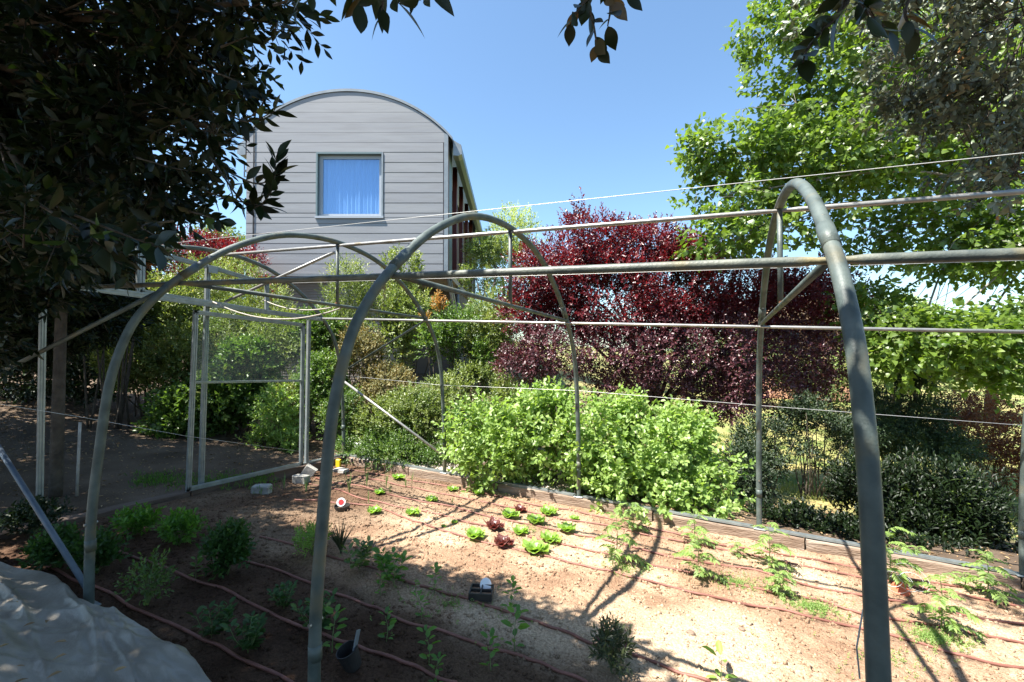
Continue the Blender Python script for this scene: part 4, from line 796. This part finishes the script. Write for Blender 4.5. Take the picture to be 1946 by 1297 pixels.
def lumps(name, n, xf, yf, zf, smin, smax, m, label, cat):
    X = xf(n); Y = yf(n); Z = zf(X, Y); s_ = smin+(smax-smin)*rng.random(n)**4
    base = np.array([(1, 0, 0), (-1, 0, 0), (0, 1, 0), (0, -1, 0), (0, 0, .8), (0, 0, -.8)], float); F = np.array([(0, 2, 4), (2, 1, 4), (1, 3, 4), (3, 0, 4), (2, 0, 5), (1, 2, 5), (3, 1, 5), (0, 3, 5)])
    D = base[None]*(1+rng.normal(0, .3, (n, 6, 1))); th = rng.random(n)*6.28; c, s = np.cos(th), np.sin(th)
    D = np.stack([D[..., 0]*c[:, None]-D[..., 1]*s[:, None], D[..., 0]*s[:, None]+D[..., 1]*c[:, None], D[..., 2]], -1)*s_[:, None, None]
    V = (D+np.stack([X, Y, Z], 1)[:, None]).reshape(-1, 3); fl = (np.arange(n)[:, None]*6+F.ravel()[None]).ravel()
    tag(mesh_obj(name, V, (np.full(n*8, 3), fl), m, None, True, np.repeat(damp_shade(X, Y), 6)), label, cat, None, 'stuff')
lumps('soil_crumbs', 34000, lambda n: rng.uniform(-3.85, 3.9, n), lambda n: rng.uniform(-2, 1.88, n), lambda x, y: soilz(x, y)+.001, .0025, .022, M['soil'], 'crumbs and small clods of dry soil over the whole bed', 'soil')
M['gravel'] = mat('pale_gravel', (.55, .48, .40), .9, 0, (.38, .32, .26), 30)
lumps('gravel_strip', 9000, lambda n: rng.uniform(-4.0, -.2, n), lambda n: 2.1+np.abs(rng.normal(0, .3, n)), lambda x, y: terr(x, y)+.004, .006, .03, M['gravel'], 'pale gravel and bark strip outside the far kerb below the shrubs', 'gravel')
M['litter'] = leafmat('dry_leaf', (.20, .12, .06), (.40, .27, .14), None, .1, .8)
def litter(name, n, xr, yr, zf, label):
    X = rng.uniform(*xr, n); Y = rng.uniform(*yr, n); f = Foliage(); L_ = rng.uniform(.02, .06, n)
    f.leaves(np.stack([X, Y, zf(X, Y)+.006], 1), rng.normal(0, 1, (n, 3))*[1, 1, .15], np.array([0, 0, 1.])+rng.normal(0, .3, (n, 3)), L_, L_*.4, 'lance', rng.random(n)); tag(f.build(name, M['litter'], None), label, 'leaves', None, 'stuff')
litter('leaf_litter', 7000, (-12, -4.05), (-4, 6), terr2, 'dry fallen leaves on the shaded ground beyond the gable')
litter('leaf_litter', 3500, (-4, 5), (2.15, 4.6), terr2, 'dry fallen leaves under the bushes behind the far kerb')
# ---------------- crumpled white sheet ----------------
nx_, ny_ = 460, 240; X = np.linspace(-5.0, .35, nx_); Tt = np.linspace(0, 1, ny_); XX, TT = np.meshgrid(X, Tt)
edge = -2.04+.02*np.sin(XX*2.3)+.012*np.sin(XX*7+1)+.10*sm(-1.6, -.6, XX)*0-.0*sm(-.9, .3, XX)
YY = edge*(1-TT)+(-4.2)*TT**1.3+.03*np.sin(TT*14+XX*5)
fold = .012*np.abs(fbm(XX*13+YY*5, YY*17, 3, 91))*4*(vnoise(XX*2, YY*3, 5)**2)+.05*(1-np.abs(2*vnoise(XX*.8+YY*3.5, YY*3.2-XX*.3, 38)-1))**7+.045*(1-np.abs(2*vnoise(XX*1.1-YY*3.0, YY*4+XX*.6, 48)-1))**8+.03*fbm(XX*1.6+TT*2.6, YY*2.6, 4, 61)+.09*np.abs(fbm(XX*4+YY*3, YY*4-XX, 3, 66))+.04*(1-np.abs(2*vnoise(XX*1.4+YY*2.2, YY*2.6-XX*.5, 8)-1))**3+.03*(1-np.abs(2*vnoise(XX*3-YY*3, YY*5+XX, 18)-1))**3++.045*(1-np.abs(np.sin(YY*5+XX*1.2+6*fbm(XX*.9, YY*1.3, 3, 8))))**1.5*(.5+fbm(XX*2, YY, 2, 7))+.05*fbm(XX*6, YY*6, 3, 15)
cre = 0
for kk in range(6):                                  # long directional creases of a dragged plastic sheet
    th = -.35+.12*kk-(.5 if kk % 3 == 0 else 0); u_ = XX*math.sin(th)+YY*math.cos(th); w_ = XX*math.cos(th)-YY*math.sin(th)
    fr_q = 2.2+1.3*kk; rn = 1-np.abs(2*vnoise(u_*fr_q+.8*fbm(w_*1.2, u_*1.5, 2, 30+kk), w_*.55*(1+.2*kk), 80+kk)-1); cre = cre+(.085/(1+.55*kk))*rn**3.2*(.3+vnoise(w_*1.1, u_*1.3, 90+kk))
fold = fold*.35+cre
ZZ = plane(XX, YY)-.02+.03*sm(0, .04, TT)+.02*sm(.08, .6, TT)+fold*sm(0, .08, TT)+.02
V = np.stack([XX, YY, ZZ], -1).reshape(-1, 3); i = (np.arange(ny_-1)[:, None]*nx_+np.arange(nx_-1)[None]).ravel(); fl = np.stack([i, i+nx_, i+nx_+1, i+1], 1).ravel()
M['sheet'] = mat('dirty_white_sheet', (.19, .165, .13), .4, 0, (.34, .31, .26), 2, .2, 35, c3=(.07, .05, .03), s3=3.5, thr=(.58, .8), stretch=(1, 1.6, 1), detail=9)
o = mesh_obj('plastic_sheet', V, (np.full(len(i), 4), fl), M['sheet'], None, True); tag(o, 'crumpled dirty white plastic sheet lying along the near edge at lower left', 'plastic sheet')
so_ = o.modifiers.new('thick', 'SOLIDIFY'); so_.thickness = .004
litter('sheet_litter', 60, (-3.2, -.4), (-3.0, -2.3), lambda x, y: plane(x, y)+.22, 'few dead leaves lying on the plastic sheet')
# ---------------- plants in the bed ----------------
def sc(p): return float((p-CAM)@FW)/FPX           # metres per pixel at p
def lettuce(px, py, wpx, label, red=False, frilly=False, n=15):
    p = bed(px, py); r = wpx*sc(p)*.42; E_ = empty('lettuce', p, label, 'lettuce', 'lettuces'); V = []; F = []; A = []
    for i in range(n):
        a = i*2.4+random.random()*.4; k = i/n; L_ = r*(1.15-.45*k)*random.uniform(.85, 1.15); el = .35+1.0*k; W_ = L_*.62; o = len(V); va = random.random()
        for u in range(6):
            t = u/5
            for v in range(-3, 4):
                s = v/3; wd = W_*(.35+1.1*t-.55*t*t)*(1 if u < 5 else .75); fr_ = (.16 if frilly else .07)*L_*t*math.sin(v*2.1+u*1.3+i*1.7)*(abs(s)+.25)
                x_ = L_*t*math.cos(el*(1-.25*t)); z_ = L_*t*math.sin(el*(1-.35*t))+abs(s)*abs(s)*W_*.45+fr_
                y_ = s*wd+fr_*.3; V.append(p+[x_*math.cos(a)-y_*math.sin(a), x_*math.sin(a)+y_*math.cos(a), z_+.004]); A.append(min(1, .5*va+.5*t*random.uniform(.6, 1)))
        for u in range(5):
            for v in range(6): F.append((o+u*7+v, o+u*7+v+1, o+u*7+v+8, o+u*7+v+7))
    mesh_obj('leaves', V, F, LM['redlettuce' if red else 'lettuce'], E_, True, np.array(A))
for a in [(902, 1023, 46, 'green lettuce at the left end of the front row', 0, 0), (939, 1006, 42, 'red lettuce second from left, just behind the hose', 1, 1), (955, 1037, 44, 'dark red lettuce at the front beside the big green one', 1, 1),
          (988, 1014, 36, 'small upright green lettuce in the middle of the group'), (1017, 1048, 56, 'biggest green lettuce, at the front of the group'), (1046, 1029, 42, 'pale frilly lettuce right beside the biggest green one', 0, 1),
          (1077, 1010, 40, 'green lettuce at the right end of the group'), (1018, 995, 40, 'green lettuce behind the middle of the group'), (968, 984, 40, 'green lettuce left of the small red one at the back', 0, 0),
          (988, 972, 28, 'smallest red lettuce in the back row', 1, 1), (1041, 979, 40, 'pale frilly lettuce at the back near the far kerb', 0, 1), (1090, 987, 20, 'tiny lettuce seedling right of the pale frilly one at the back'),
          (908, 942, 26, 'little lettuce close to the joint of the far kerb'), (860, 933, 22, 'little round lettuce near the foot of the second hoop', 0, 1), (819, 953, 26, 'little lettuce left of the crossing shadows', 0, 1),
          (784, 978, 30, 'low frilly lettuce left of the crossing shadows, near the front hose', 0, 1), (712, 975, 30, 'leftmost low frilly lettuce, just right of the near hoop', 0, 1), (863, 994, 14, 'tiny seedling between lettuces and crossing shadows', 0, 1), (843, 1002, 12, 'tiny seedling in the soil on the front shadow line', 0, 1), (721, 940, 24, 'flat low seedling among the onions', 0, 0), (756, 912, 26, 'young broad-leaved seedling near the far kerb by the onions', 0, 0)]:
    lettuce(a[0], a[1], a[2], a[3], *(a[4:] if len(a) > 4 else ()))
def onion(px, py, hpx, label, n=7, spread=.22, cat='onion', m='onion', name='onion_plant', grp='onions'):
    p = bed(px, py); h = hpx*sc(p); mb = MB()
    for i in range(n):
        a = random.random()*6.28; k = random.uniform(.3, 1)*spread; hh = h*random.uniform(.6, 1.05); b_ = random.uniform(0, .5)
        P = [p+np.array([math.cos(a), math.sin(a), 0])*hh*k*(t**1.4)+np.array([0, 0, hh*(t-b_*.35*t**3)]) for t in np.linspace(0, 1, 7)]; w_ = max(.0022, h*.014)
        mb.tube(P, [w_, w_, w_, w_*.95, w_*.8, w_*.5, w_*.1], 5)
    V = np.array(mb.V); o = mesh_obj(name, V, mb.F, LM[m], None, True, rng.random(len(V))*.2+.4); tag(o, label, cat, grp)
for a in [(664, 942, 48, 'tall onion clump nearest the plastic tag tray'), (697, 928, 38, 'onion clump in the second column, back one'), (701, 959, 30, 'onion clump in the second column, front one near the hose'), (734, 928, 34, 'onion clump in the third column, back one'), (741, 940, 24, 'onion clump in the third column, front one'),
          (771, 926, 26, 'onion clump in the fourth column, front one'), (783, 918, 24, 'onion clump furthest right in the onion rows'), (714, 899, 24, 'small onion clump against the far kerb'), (658, 892, 30, 'onion clump behind the near hoop at the far kerb'), (694, 902, 26, 'onion clump between the kerb rail and the first hose'), (540, 930, 36, 'onion clump left of the concrete pieces by the door'), (582, 938, 42, 'onion clump right beside the concrete pieces'), (497, 941, 20, 'tiny onion in front of the left concrete block'), (617, 950, 36, 'onion clump hidden partly behind the near hoop'), (860, 958, 14, 'single small shoot left of the far shadow crossing')]: onion(*a)
onion(648, 1052, 62, 'brownish spiky grass tuft at the foot of the near hoop', 44, .55, 'grass tuft', 'purplegreen', 'grass_tuft', 'spiky tufts')
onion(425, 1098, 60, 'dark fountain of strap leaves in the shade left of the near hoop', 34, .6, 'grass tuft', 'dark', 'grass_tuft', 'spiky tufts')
def pepper(px, py, hpx, label, m='herb', Lk=.30, nodes=5, br=0, name='pepper_plant', cat='seedling', grp='leafy seedlings', wk=.5):
    p = bed(px, py); h = hpx*sc(p); E_ = empty(name, p, label, cat, grp); f = Foliage(); mb = MB()
    stems = [[p-[0, 0, .01], p+[random.gauss(0, .03)*h, random.gauss(0, .03)*h, h*.5], p+[random.gauss(0, .06)*h, random.gauss(0, .06)*h, h*.95]]]
    for i in range(br):
        a = random.random()*6.28; s_ = random.uniform(.25, .55); stems.append([p+[0, 0, h*.1], p+[math.cos(a)*h*s_*.6, math.sin(a)*h*s_*.6, h*.4], p+[math.cos(a)*h*s_, math.sin(a)*h*s_, h*random.uniform(.6, .9)]])
    for st in stems:
        P = spline(st, 6); mb.tube(P, np.linspace(max(.002, h*.016), .0012, len(P)), 5); pos = []; d = []
        for i in range(nodes):
            t = .22+.78*i/(nodes-1 or 1); q = P[min(len(P)-1, int(t*(len(P)-1)))]; a = i*1.57+random.random()*.6
            for s_ in (0, math.pi, 1.6) if i >= nodes-2 else (0, math.pi):
                b_ = a+s_; pos.append(q); d.append([math.cos(b_), math.sin(b_), .25+.5*t-random.random()*.3])
        pos = np.array(pos); d = np.array(d); n = len(pos); L_ = h*Lk*rng.uniform(.7, 1.2, n); st0 = pos.copy()
        pos = pos+nrmz(d)*(L_*.25)[:, None]
        f.leaves(pos, d, np.array([0, 0, 1.])+rng.normal(0, .3, (n, 3)), L_, L_*wk, 'oval', rng.random(n))
    f.build('leaves', LM[m], E_); mb.build('stem', M['stem'], E_, True)
for a in [(826, 1126, 46, 'seedling nearest the edge between sun and tree shade'), (801, 1175, 46, 'leafy seedling below the one at the shade edge'), (970, 1162, 52, 'pointed-leaved seedling right of the seed tray'), (978, 1238, 70, 'taller seedling below the one right of the seed tray'), (723, 1132, 36, 'pale seedling left of the bright bushy pepper'), (734, 1218, 50, 'drooping seedling in shade between the two thick hoses'),
          (815, 1262, 60, 'shaded seedling above the bottom hose, right of the pot'), (933, 1275, 58, 'shaded seedling below the thick middle hose'), (830, 1300, 50, 'seedling cut by the bottom edge of the photo'), (631, 1240, 70, 'leafy seedling touching the near hoop leg in shade'), (372, 1100, 40, 'dim seedling between the left herb bushes'), (790, 1128, 22, 'small seedling just left of the shade edge hose')]: pepper(*a)
pepper(748, 1112, 60, 'bright green bushy pepper plant at the shade edge', nodes=6, br=4, Lk=.28); pepper(682, 1085, 52, 'dark bushy pepper plant right of the near hoop', m='mid', nodes=6, br=4, Lk=.28)
pepper(1370, 1294, 40, 'two-leaved sprout alone near the bottom right hose', m='lettuce', nodes=2, Lk=.7, wk=.4)
LM['dim'] = leafmat('shade_toned_herb_leaf', (.025, .07, .012), (.06, .13, .025), None, .3, .5)  # darker copy of the herb leaf, tree shade put into its colour
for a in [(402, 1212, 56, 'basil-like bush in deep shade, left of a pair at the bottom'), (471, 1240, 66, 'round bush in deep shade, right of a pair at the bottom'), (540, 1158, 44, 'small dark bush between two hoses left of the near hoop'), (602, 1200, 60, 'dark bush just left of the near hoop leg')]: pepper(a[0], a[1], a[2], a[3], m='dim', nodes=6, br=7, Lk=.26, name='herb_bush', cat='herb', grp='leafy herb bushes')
def herb(px, py, wpx, hpx, label, n=120, m='herb', L_=.05, kind='oval', W_=.45, name='herb_bush', cat='herb', grp='round herb bushes', sl=.09, nl=7):
    p = bed(px, py); s_ = sc(p); E_ = empty(name, p, label, cat, grp); f = Foliage(); mb = MB()
    c = p+[0, 0, hpx*s_*.52]; R_ = np.array([wpx*s_*.42, wpx*s_*.42, hpx*s_*.4]); P, O = blobpts([(c, R_)], n, random.randrange(999), None, 2.)
    f.shoots(P, O*.6+[0, 0, .9]+rng.normal(0, .35, P.shape), sl, nl, L_, W_, kind); f.build('leaves', LM[m], E_)
    for i in range(12): e = P[i]; mb.tube(spline([p, (p+e)/2+[0, 0, .02], e], 4), .0025, 5)
    mb.build('stem', M['stem'], E_, True)
herb(257, 1018, 72, 42, 'bright round herb bush in front of the gable, left one', 110); herb(341, 1034, 66, 56, 'bright round herb bush in front of the gable, right one', 110)
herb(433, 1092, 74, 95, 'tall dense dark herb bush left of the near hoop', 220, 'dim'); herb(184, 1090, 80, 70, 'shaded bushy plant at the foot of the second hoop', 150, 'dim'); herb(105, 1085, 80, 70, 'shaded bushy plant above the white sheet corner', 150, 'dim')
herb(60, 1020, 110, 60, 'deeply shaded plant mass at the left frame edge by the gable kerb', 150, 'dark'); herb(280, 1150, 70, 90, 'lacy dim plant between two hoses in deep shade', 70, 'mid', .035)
herb(593, 1058, 62, 52, 'yellow-green leafy clump beside the near hoop', 90, 'lettuce', .05, 'lance', .3)
herb(1165, 1265, 74, 66, 'dusky narrow-leaved plant alone in the bare sunny soil', 75, 'purplegreen', .055, 'lance', .3, 'pepper_bush', 'plant', 'dusky plants', .09, 7)
def tomato(px, py, hpx, label, dense=1, lean=0.):
    p = bed(px, py); h = hpx*sc(p); E_ = empty('tomato_plant', p, label, 'tomato plant', 'young tomato plants'); mb = MB(); f = Foliage()
    P = spline([p-[0, 0, .01], p+[lean*.4*h+.01, 0, h*.5], p+RT*lean*h+[0, 0, h]], 6); mb.tube(P, np.linspace(.005, .002, len(P)), 6); n_ = int(11*dense)
    for i in range(n_):
        t = .12+.88*i/(n_-1); q = P[int(t*(len(P)-1))]; a = i*2.4; L_ = h*random.uniform(.34, .5)*(1.15-.5*t) if hpx > 60 else h*.5
        d = np.array([math.cos(a), math.sin(a), .45]); R_ = spline([q, q+d*L_*.5, q+d*L_+[0, 0, -.38*L_]], 5); mb.tube(R_, np.linspace(.0025, .001, len(R_)), 4)
        pos = []; dr = []
        for j in range(1, len(R_)):
            T_ = nrmz(R_[j]-R_[j-1]); s_ = nrmz(np.cross(T_, [0, 0, 1.]))
            for sg in (-1, 1): pos.append(R_[j]); dr.append(T_*.6+s_*sg-[0, 0, .25])
        pos.append(R_[-1]); dr.append(T_); k = len(pos); ll = L_*.36*rng.uniform(.6, 1.15, k)
        f.leaves(np.array(pos), np.array(dr), np.array([0, 0, 1.])+rng.normal(0, .4, (k, 3)), ll, ll*.4, 'lance', rng.random(k))
    f.build('leaves', LM['tomato'], E_); mb.build('stem', M['stem'], E_, True)
for a in [(1171, 1067, 100, 'leftmost tall tomato plant crossing a hoop shadow'), (1203, 1008, 50, 'small tomato plant at the far kerb above the leftmost tall one'), (1325, 1100, 90, 'tomato plant second from left in the front row'), (1318, 1036, 66, 'tomato plant against the far kerb, behind the second front one'), (1461, 1080, 84, 'tomato plant standing before the slim third hoop foot'),
          (1480, 1130, 46, 'low bushy tomato plant in front of the third hoop foot', 1.8), (1690, 1110, 100, 'tomato plant just right of the big near hoop by the kerb', 1.3), (1876, 1135, 84, 'bushy tomato plant beside the last hoop foot', 1.5), (1788, 1200, 104, 'tomato plant at the front right, among weeds', 1.3), (1745, 1070, 30, 'short shoot at the kerb right of the near hoop'), (1400, 1060, 26, 'thin seedling between the second and third tomato plants'), (1832, 1120, 30, 'small tomato shoot left of the last hoop foot')]: tomato(*a)
def weeds(cx, cy, rx, ry, n, label):
    P = []
    for _ in range(n):
        a, r = random.random()*6.28, abs(random.gauss(0, .5)); P.append(bed(cx+rx*r*math.cos(a), cy+ry*r*math.sin(a)+rx*r*math.cos(a)*.17))
    P = np.array(P); f = Foliage(); f.shoots(P, np.array([0, 0, 1.])+rng.normal(0, .4, P.shape), .03, 6, .017, .5, 'dia', 65); tag(f.build('weeds', LM['tomato'], None), label, 'weeds', None, 'stuff')
weeds(1545, 1158, 70, 20, 300, 'patch of tiny weeds left of the big near hoop'); weeds(1780, 1215, 90, 22, 330, 'patch of tiny weeds under the front right tomato plant'); weeds(1400, 1110, 110, 20, 170, 'scattered tiny weeds between the tomato plants')
weeds(1190, 1085, 60, 16, 70, 'few weeds at the foot of the leftmost tall tomato'); weeds(1010, 1010, 130, 26, 60, 'stray seedlings scattered among the lettuces'); weeds(850, 1150, 170, 60, 110, 'tiny weeds scattered along the shaded hoses'); weeds(1700, 1260, 180, 50, 60, 'stray weeds in the bare soil at the bottom right')
# ---------------- small things in the bed ----------------
def cyl(mb, c, r0, r1, h, n=24, axis=None):
    ax = nrmz(np.array(axis if axis is not None else [0, 0, 1.], float)); c = np.array(c, float); return mb.tube([c, c+ax*h*.999, ], [r0, r1], n)
def vessel(name, p, r0, r1, h, m, par, tilt=(0, 0), n=24, ribs=0):
    mb = MB(); prof_ = [(0, 0), (r0, 0), (r1, h), (r1-.004, h), (r0-.004, .006), (0, .006)]; V = []; F = []
    R_ = Matrix.Rotation(tilt[0], 3, 'X')@Matrix.Rotation(tilt[1], 3, 'Y'); R_ = np.array(R_)
    for r, z in prof_:
        for k in range(n):
            a = 6.2832*k/n; q = r*(1+(.05*(k % 2) if ribs and r > 0 else 0)); V.append(R_@np.array([q*math.cos(a), q*math.sin(a), z])+p)
    for i in range(len(prof_)-1):
        for k in range(n): F.append((i*n+k, i*n+(k+1) % n, (i+1)*n+(k+1) % n, (i+1)*n+k))
    return mb.add(V, F).build(name, m, par, False)
def disc(name, c, r, nrm, m, par, t_=.003, n=32, asp=1.):
    nrm = nrmz(np.array(nrm, float)); s_ = nrmz(np.cross([0, 0, 1.], nrm)); u_ = np.cross(nrm, s_); V = []
    for q in (0, t_):
        for k in range(n): V.append(np.array(c)+nrm*q+s_*r*math.cos(6.2832*k/n)+u_*r*asp*math.sin(6.2832*k/n))
    F = [tuple(range(n))[::-1], tuple(range(n, 2*n))]+[(k, (k+1) % n, (k+1) % n+n, k+n) for k in range(n)]
    return MB().add(V, F).build(name, m, par)
# seed tray with white round tag
p = bed(915, 1138); p[2] += .01; E_ = empty('seed_tray', p, 'dark square seed tray with a round white tag standing at its back edge', 'seed tray'); s_ = sc(p)
a_ = .35; R_ = np.array([[math.cos(a_), -math.sin(a_), 0], [math.sin(a_), math.cos(a_), 0], [0, 0, 1]]); w_ = 21*s_
mb = MB()
for dx_, dy_, lx, ly in ((-1, 0, .06, 2), (1, 0, .06, 2), (0, -1, 2, .06), (0, 1, 2, .06), (0, 0, .06, 2), (0, 0, 2, .06)): mb.box(p+R_@np.array([dx_*w_, dy_*w_*.8, .03]), (max(.008, lx*w_), max(.008, ly*w_*.8), .05), R_)
mb.box(p+[0, 0, .006], (2*w_, 1.6*w_, .008), R_); mb.build('tray', M['black'], E_); MB().box(p+[0, 0, .022], (1.9*w_, 1.5*w_, .024), R_).build('soil_fill', M['soil'], E_)
tp = at(923, 1112, float((p-CAM)@FW)+.06); disc('round_tag', tp, 11*s_, CAM-tp+[0, 0, 1.0], M['white'], E_, asp=1.15); MB().tube([tp-[0, 0, .09], tp], .003, 6).build('tag_stick', M['white'], E_)
# round ribbed tray with red and white tag
p = bed(650, 968); E_ = empty('round_tray', p, 'round ribbed black tray with a white and red tag, right of the near hoop', 'tray'); s_ = sc(p)
vessel('tray', p, 12*s_, 14*s_, 9*s_, M['black'], E_, n=40, ribs=1); tp = p+[-.005, -.01, 15*s_]; d_ = CAM-tp+[0, 0, .5]
disc('tag', tp, 8*s_, d_, M['white'], E_, .003); disc('tag_dot', tp+nrmz(d_)*.0035, 5*s_, d_, M['red'], E_, .002)
# dark pot, tilted
p = bed(672, 1268); E_ = empty('plant_pot', p, 'black plastic pot lying tilted between hoses in the shade', 'plant pot'); s_ = sc(p)
vessel('pot', p, 15*s_, 20*s_, 40*s_, M['black'], E_, (.3, -.15)); MB().box(p+[.02, 0, 52*s_], (.008, 10*s_, 34*s_), np.array(Matrix.Rotation(-.3, 3, 'X')), .002).build('plant_label', M['trim'], E_)
# open tin with red lining in a wire tangle
p = bed(1712, 1130); E_ = empty('tin_can', p, 'open round tin with red inside lying in a wire tangle right of the near hoop', 'tin'); s_ = sc(p); ax = nrmz(CAM-p+[.3, 0, .6])
mb = MB(); mb.tube([p+[0, 0, 9*s_]-ax*.03, p+[0, 0, 9*s_]], 15*s_, 24, cap=False); mb.build('can', M['tin'], E_); disc('lining', p+[0, 0, 9*s_]-ax*.006, 14.2*s_, ax, mat('orange_red_lining', (.55, .12, .05), .5), E_, .002)
mb = MB()
for k in range(5):
    c = p+[random.gauss(0, .04), random.gauss(0, .03), .08+.02*k]; rr = random.uniform(.05, .11); a0_ = random.random()*6; tl = random.uniform(-.5, .5)
    mb.tube([c+[rr*math.cos(t+a0_), rr*math.sin(t+a0_)*.6, rr*.7*math.sin(t+a0_+tl)] for t in np.linspace(0, 5.6, 30)], .0013, 4)
mb.build('wire_tangle', M['wire'], E_)
def block(px, py, w_, h_, label, m='concrete', name='concrete_block', ang=.3, tilt=0., cat='block', grp='loose blocks by the gable', dz=0., fn=bed):
    p = fn(px, py); s_ = sc(p); R_ = np.array(Matrix.Rotation(ang, 3, 'Z')@Matrix.Rotation(tilt, 3, 'Y')); mb = MB()
    W_ = w_*s_; H_ = h_*s_; mb.box(p+[0, 0, H_*.42+dz], (W_, W_*.6, H_), R_, min(.008, H_*.15))
    rj = random.Random(label); mb.V = [[c+rj.gauss(0, .018)*W_ for c in v] for v in mb.V] if m == 'concrete' else mb.V; tag(mb.build(name, M[m], None), label, cat, grp)
block(497, 938, 32, 18, 'grey concrete block standing alone in front of the door rail', ang=.5); block(572, 917, 28, 14, 'broken concrete block beneath the tilted one by the far door post', ang=.2); block(588, 905, 22, 20, 'tilted whitish concrete piece leaning by the far door post', ang=.6, tilt=.6)
block(648, 897, 26, 6, 'flat pale slab beside the yellow scrap at the far corner', ang=.1, m='concrete', name='flat_slab', cat='slab'); block(643, 888, 9, 16, 'small yellow plastic scrap at the far left corner of the bed', m='yellow', name='yellow_scrap', cat='scrap')
block(685, 862, 19, 22, 'white plastic box outside the far kerb before the dark shrub', m='white', name='white_box', cat='box', ang=.2, fn=grd, grp='things outside the far kerb')
def stick(a, b, r, m, label, name='stake', cat='stake', grp='stakes'): tag(MB().tube([a, (np.array(a)+b)/2, b], r, 8).build(name, M[m], None, True), label, cat, grp)
q = grd(146, 943); stick(q, at(152, 803, float((q-CAM)@FW)), .014, 'lichen_wood', 'pale grey stick upright beside the slim trunk')
for px_, py_, py2, lab in ((730, 897, 878, 'rusty thin rod at the far kerb behind the onions'), (816, 895, 866, 'rusty thin rod outside the kerb left of the second hoop foot')):
    q = bed(px_, py_); stick(q, at(px_, py2, float((q-CAM)@FW)), .006, 'rust', lab, 'iron_rod', 'rod', 'rusty rods')
q = grd(848, 893); stick(q, at(840, 850, float((q-CAM)@FW)), .007, 'lichen_wood', 'thin pale cane leaning by the second hoop foot')
for i, px_ in enumerate((669, 684, 692, 699)): block(px_, 889+(px_-669)*.12, 5, 8, ['leftmost of four small dark clips on the kerb rail', 'second dark clip on the kerb rail', 'third dark clip on the kerb rail', 'rightmost of four small dark clips on the kerb rail'][i], m='black', name='rail_clip', cat='clip', grp='clips on the rail', dz=.10)
for x, y, s_, lab in ((1.42, -.28, .022, 'reddish stone alone near the middle of the bare soil'), (1.72, -.02, .018, 'smaller stone towards the tomato weeds'), (1.62, -.5, .026, 'flat stone near the bottom in bare soil')):
    mb = MB(); V = []; n_ = 10
    for i in range(7):
        ph = math.pi*i/6
        for k in range(n_): a = 6.2832*k/n_; rr = s_*(1+.35*(vnoise(k*1.3, i*1.7, x*10)-.5)); V.append([x+rr*math.sin(ph)*math.cos(a)*1.3, y+rr*math.sin(ph)*math.sin(a), float(soilz(x, y))+s_*.35+rr*.6*math.cos(ph)])
    F = [(i*n_+k, i*n_+(k+1) % n_, (i+1)*n_+(k+1) % n_, (i+1)*n_+k) for i in range(6) for k in range(n_)]; tag(mb.add(V, F).build('stone', M['timber'], None, True), lab, 'stone', 'loose stones')
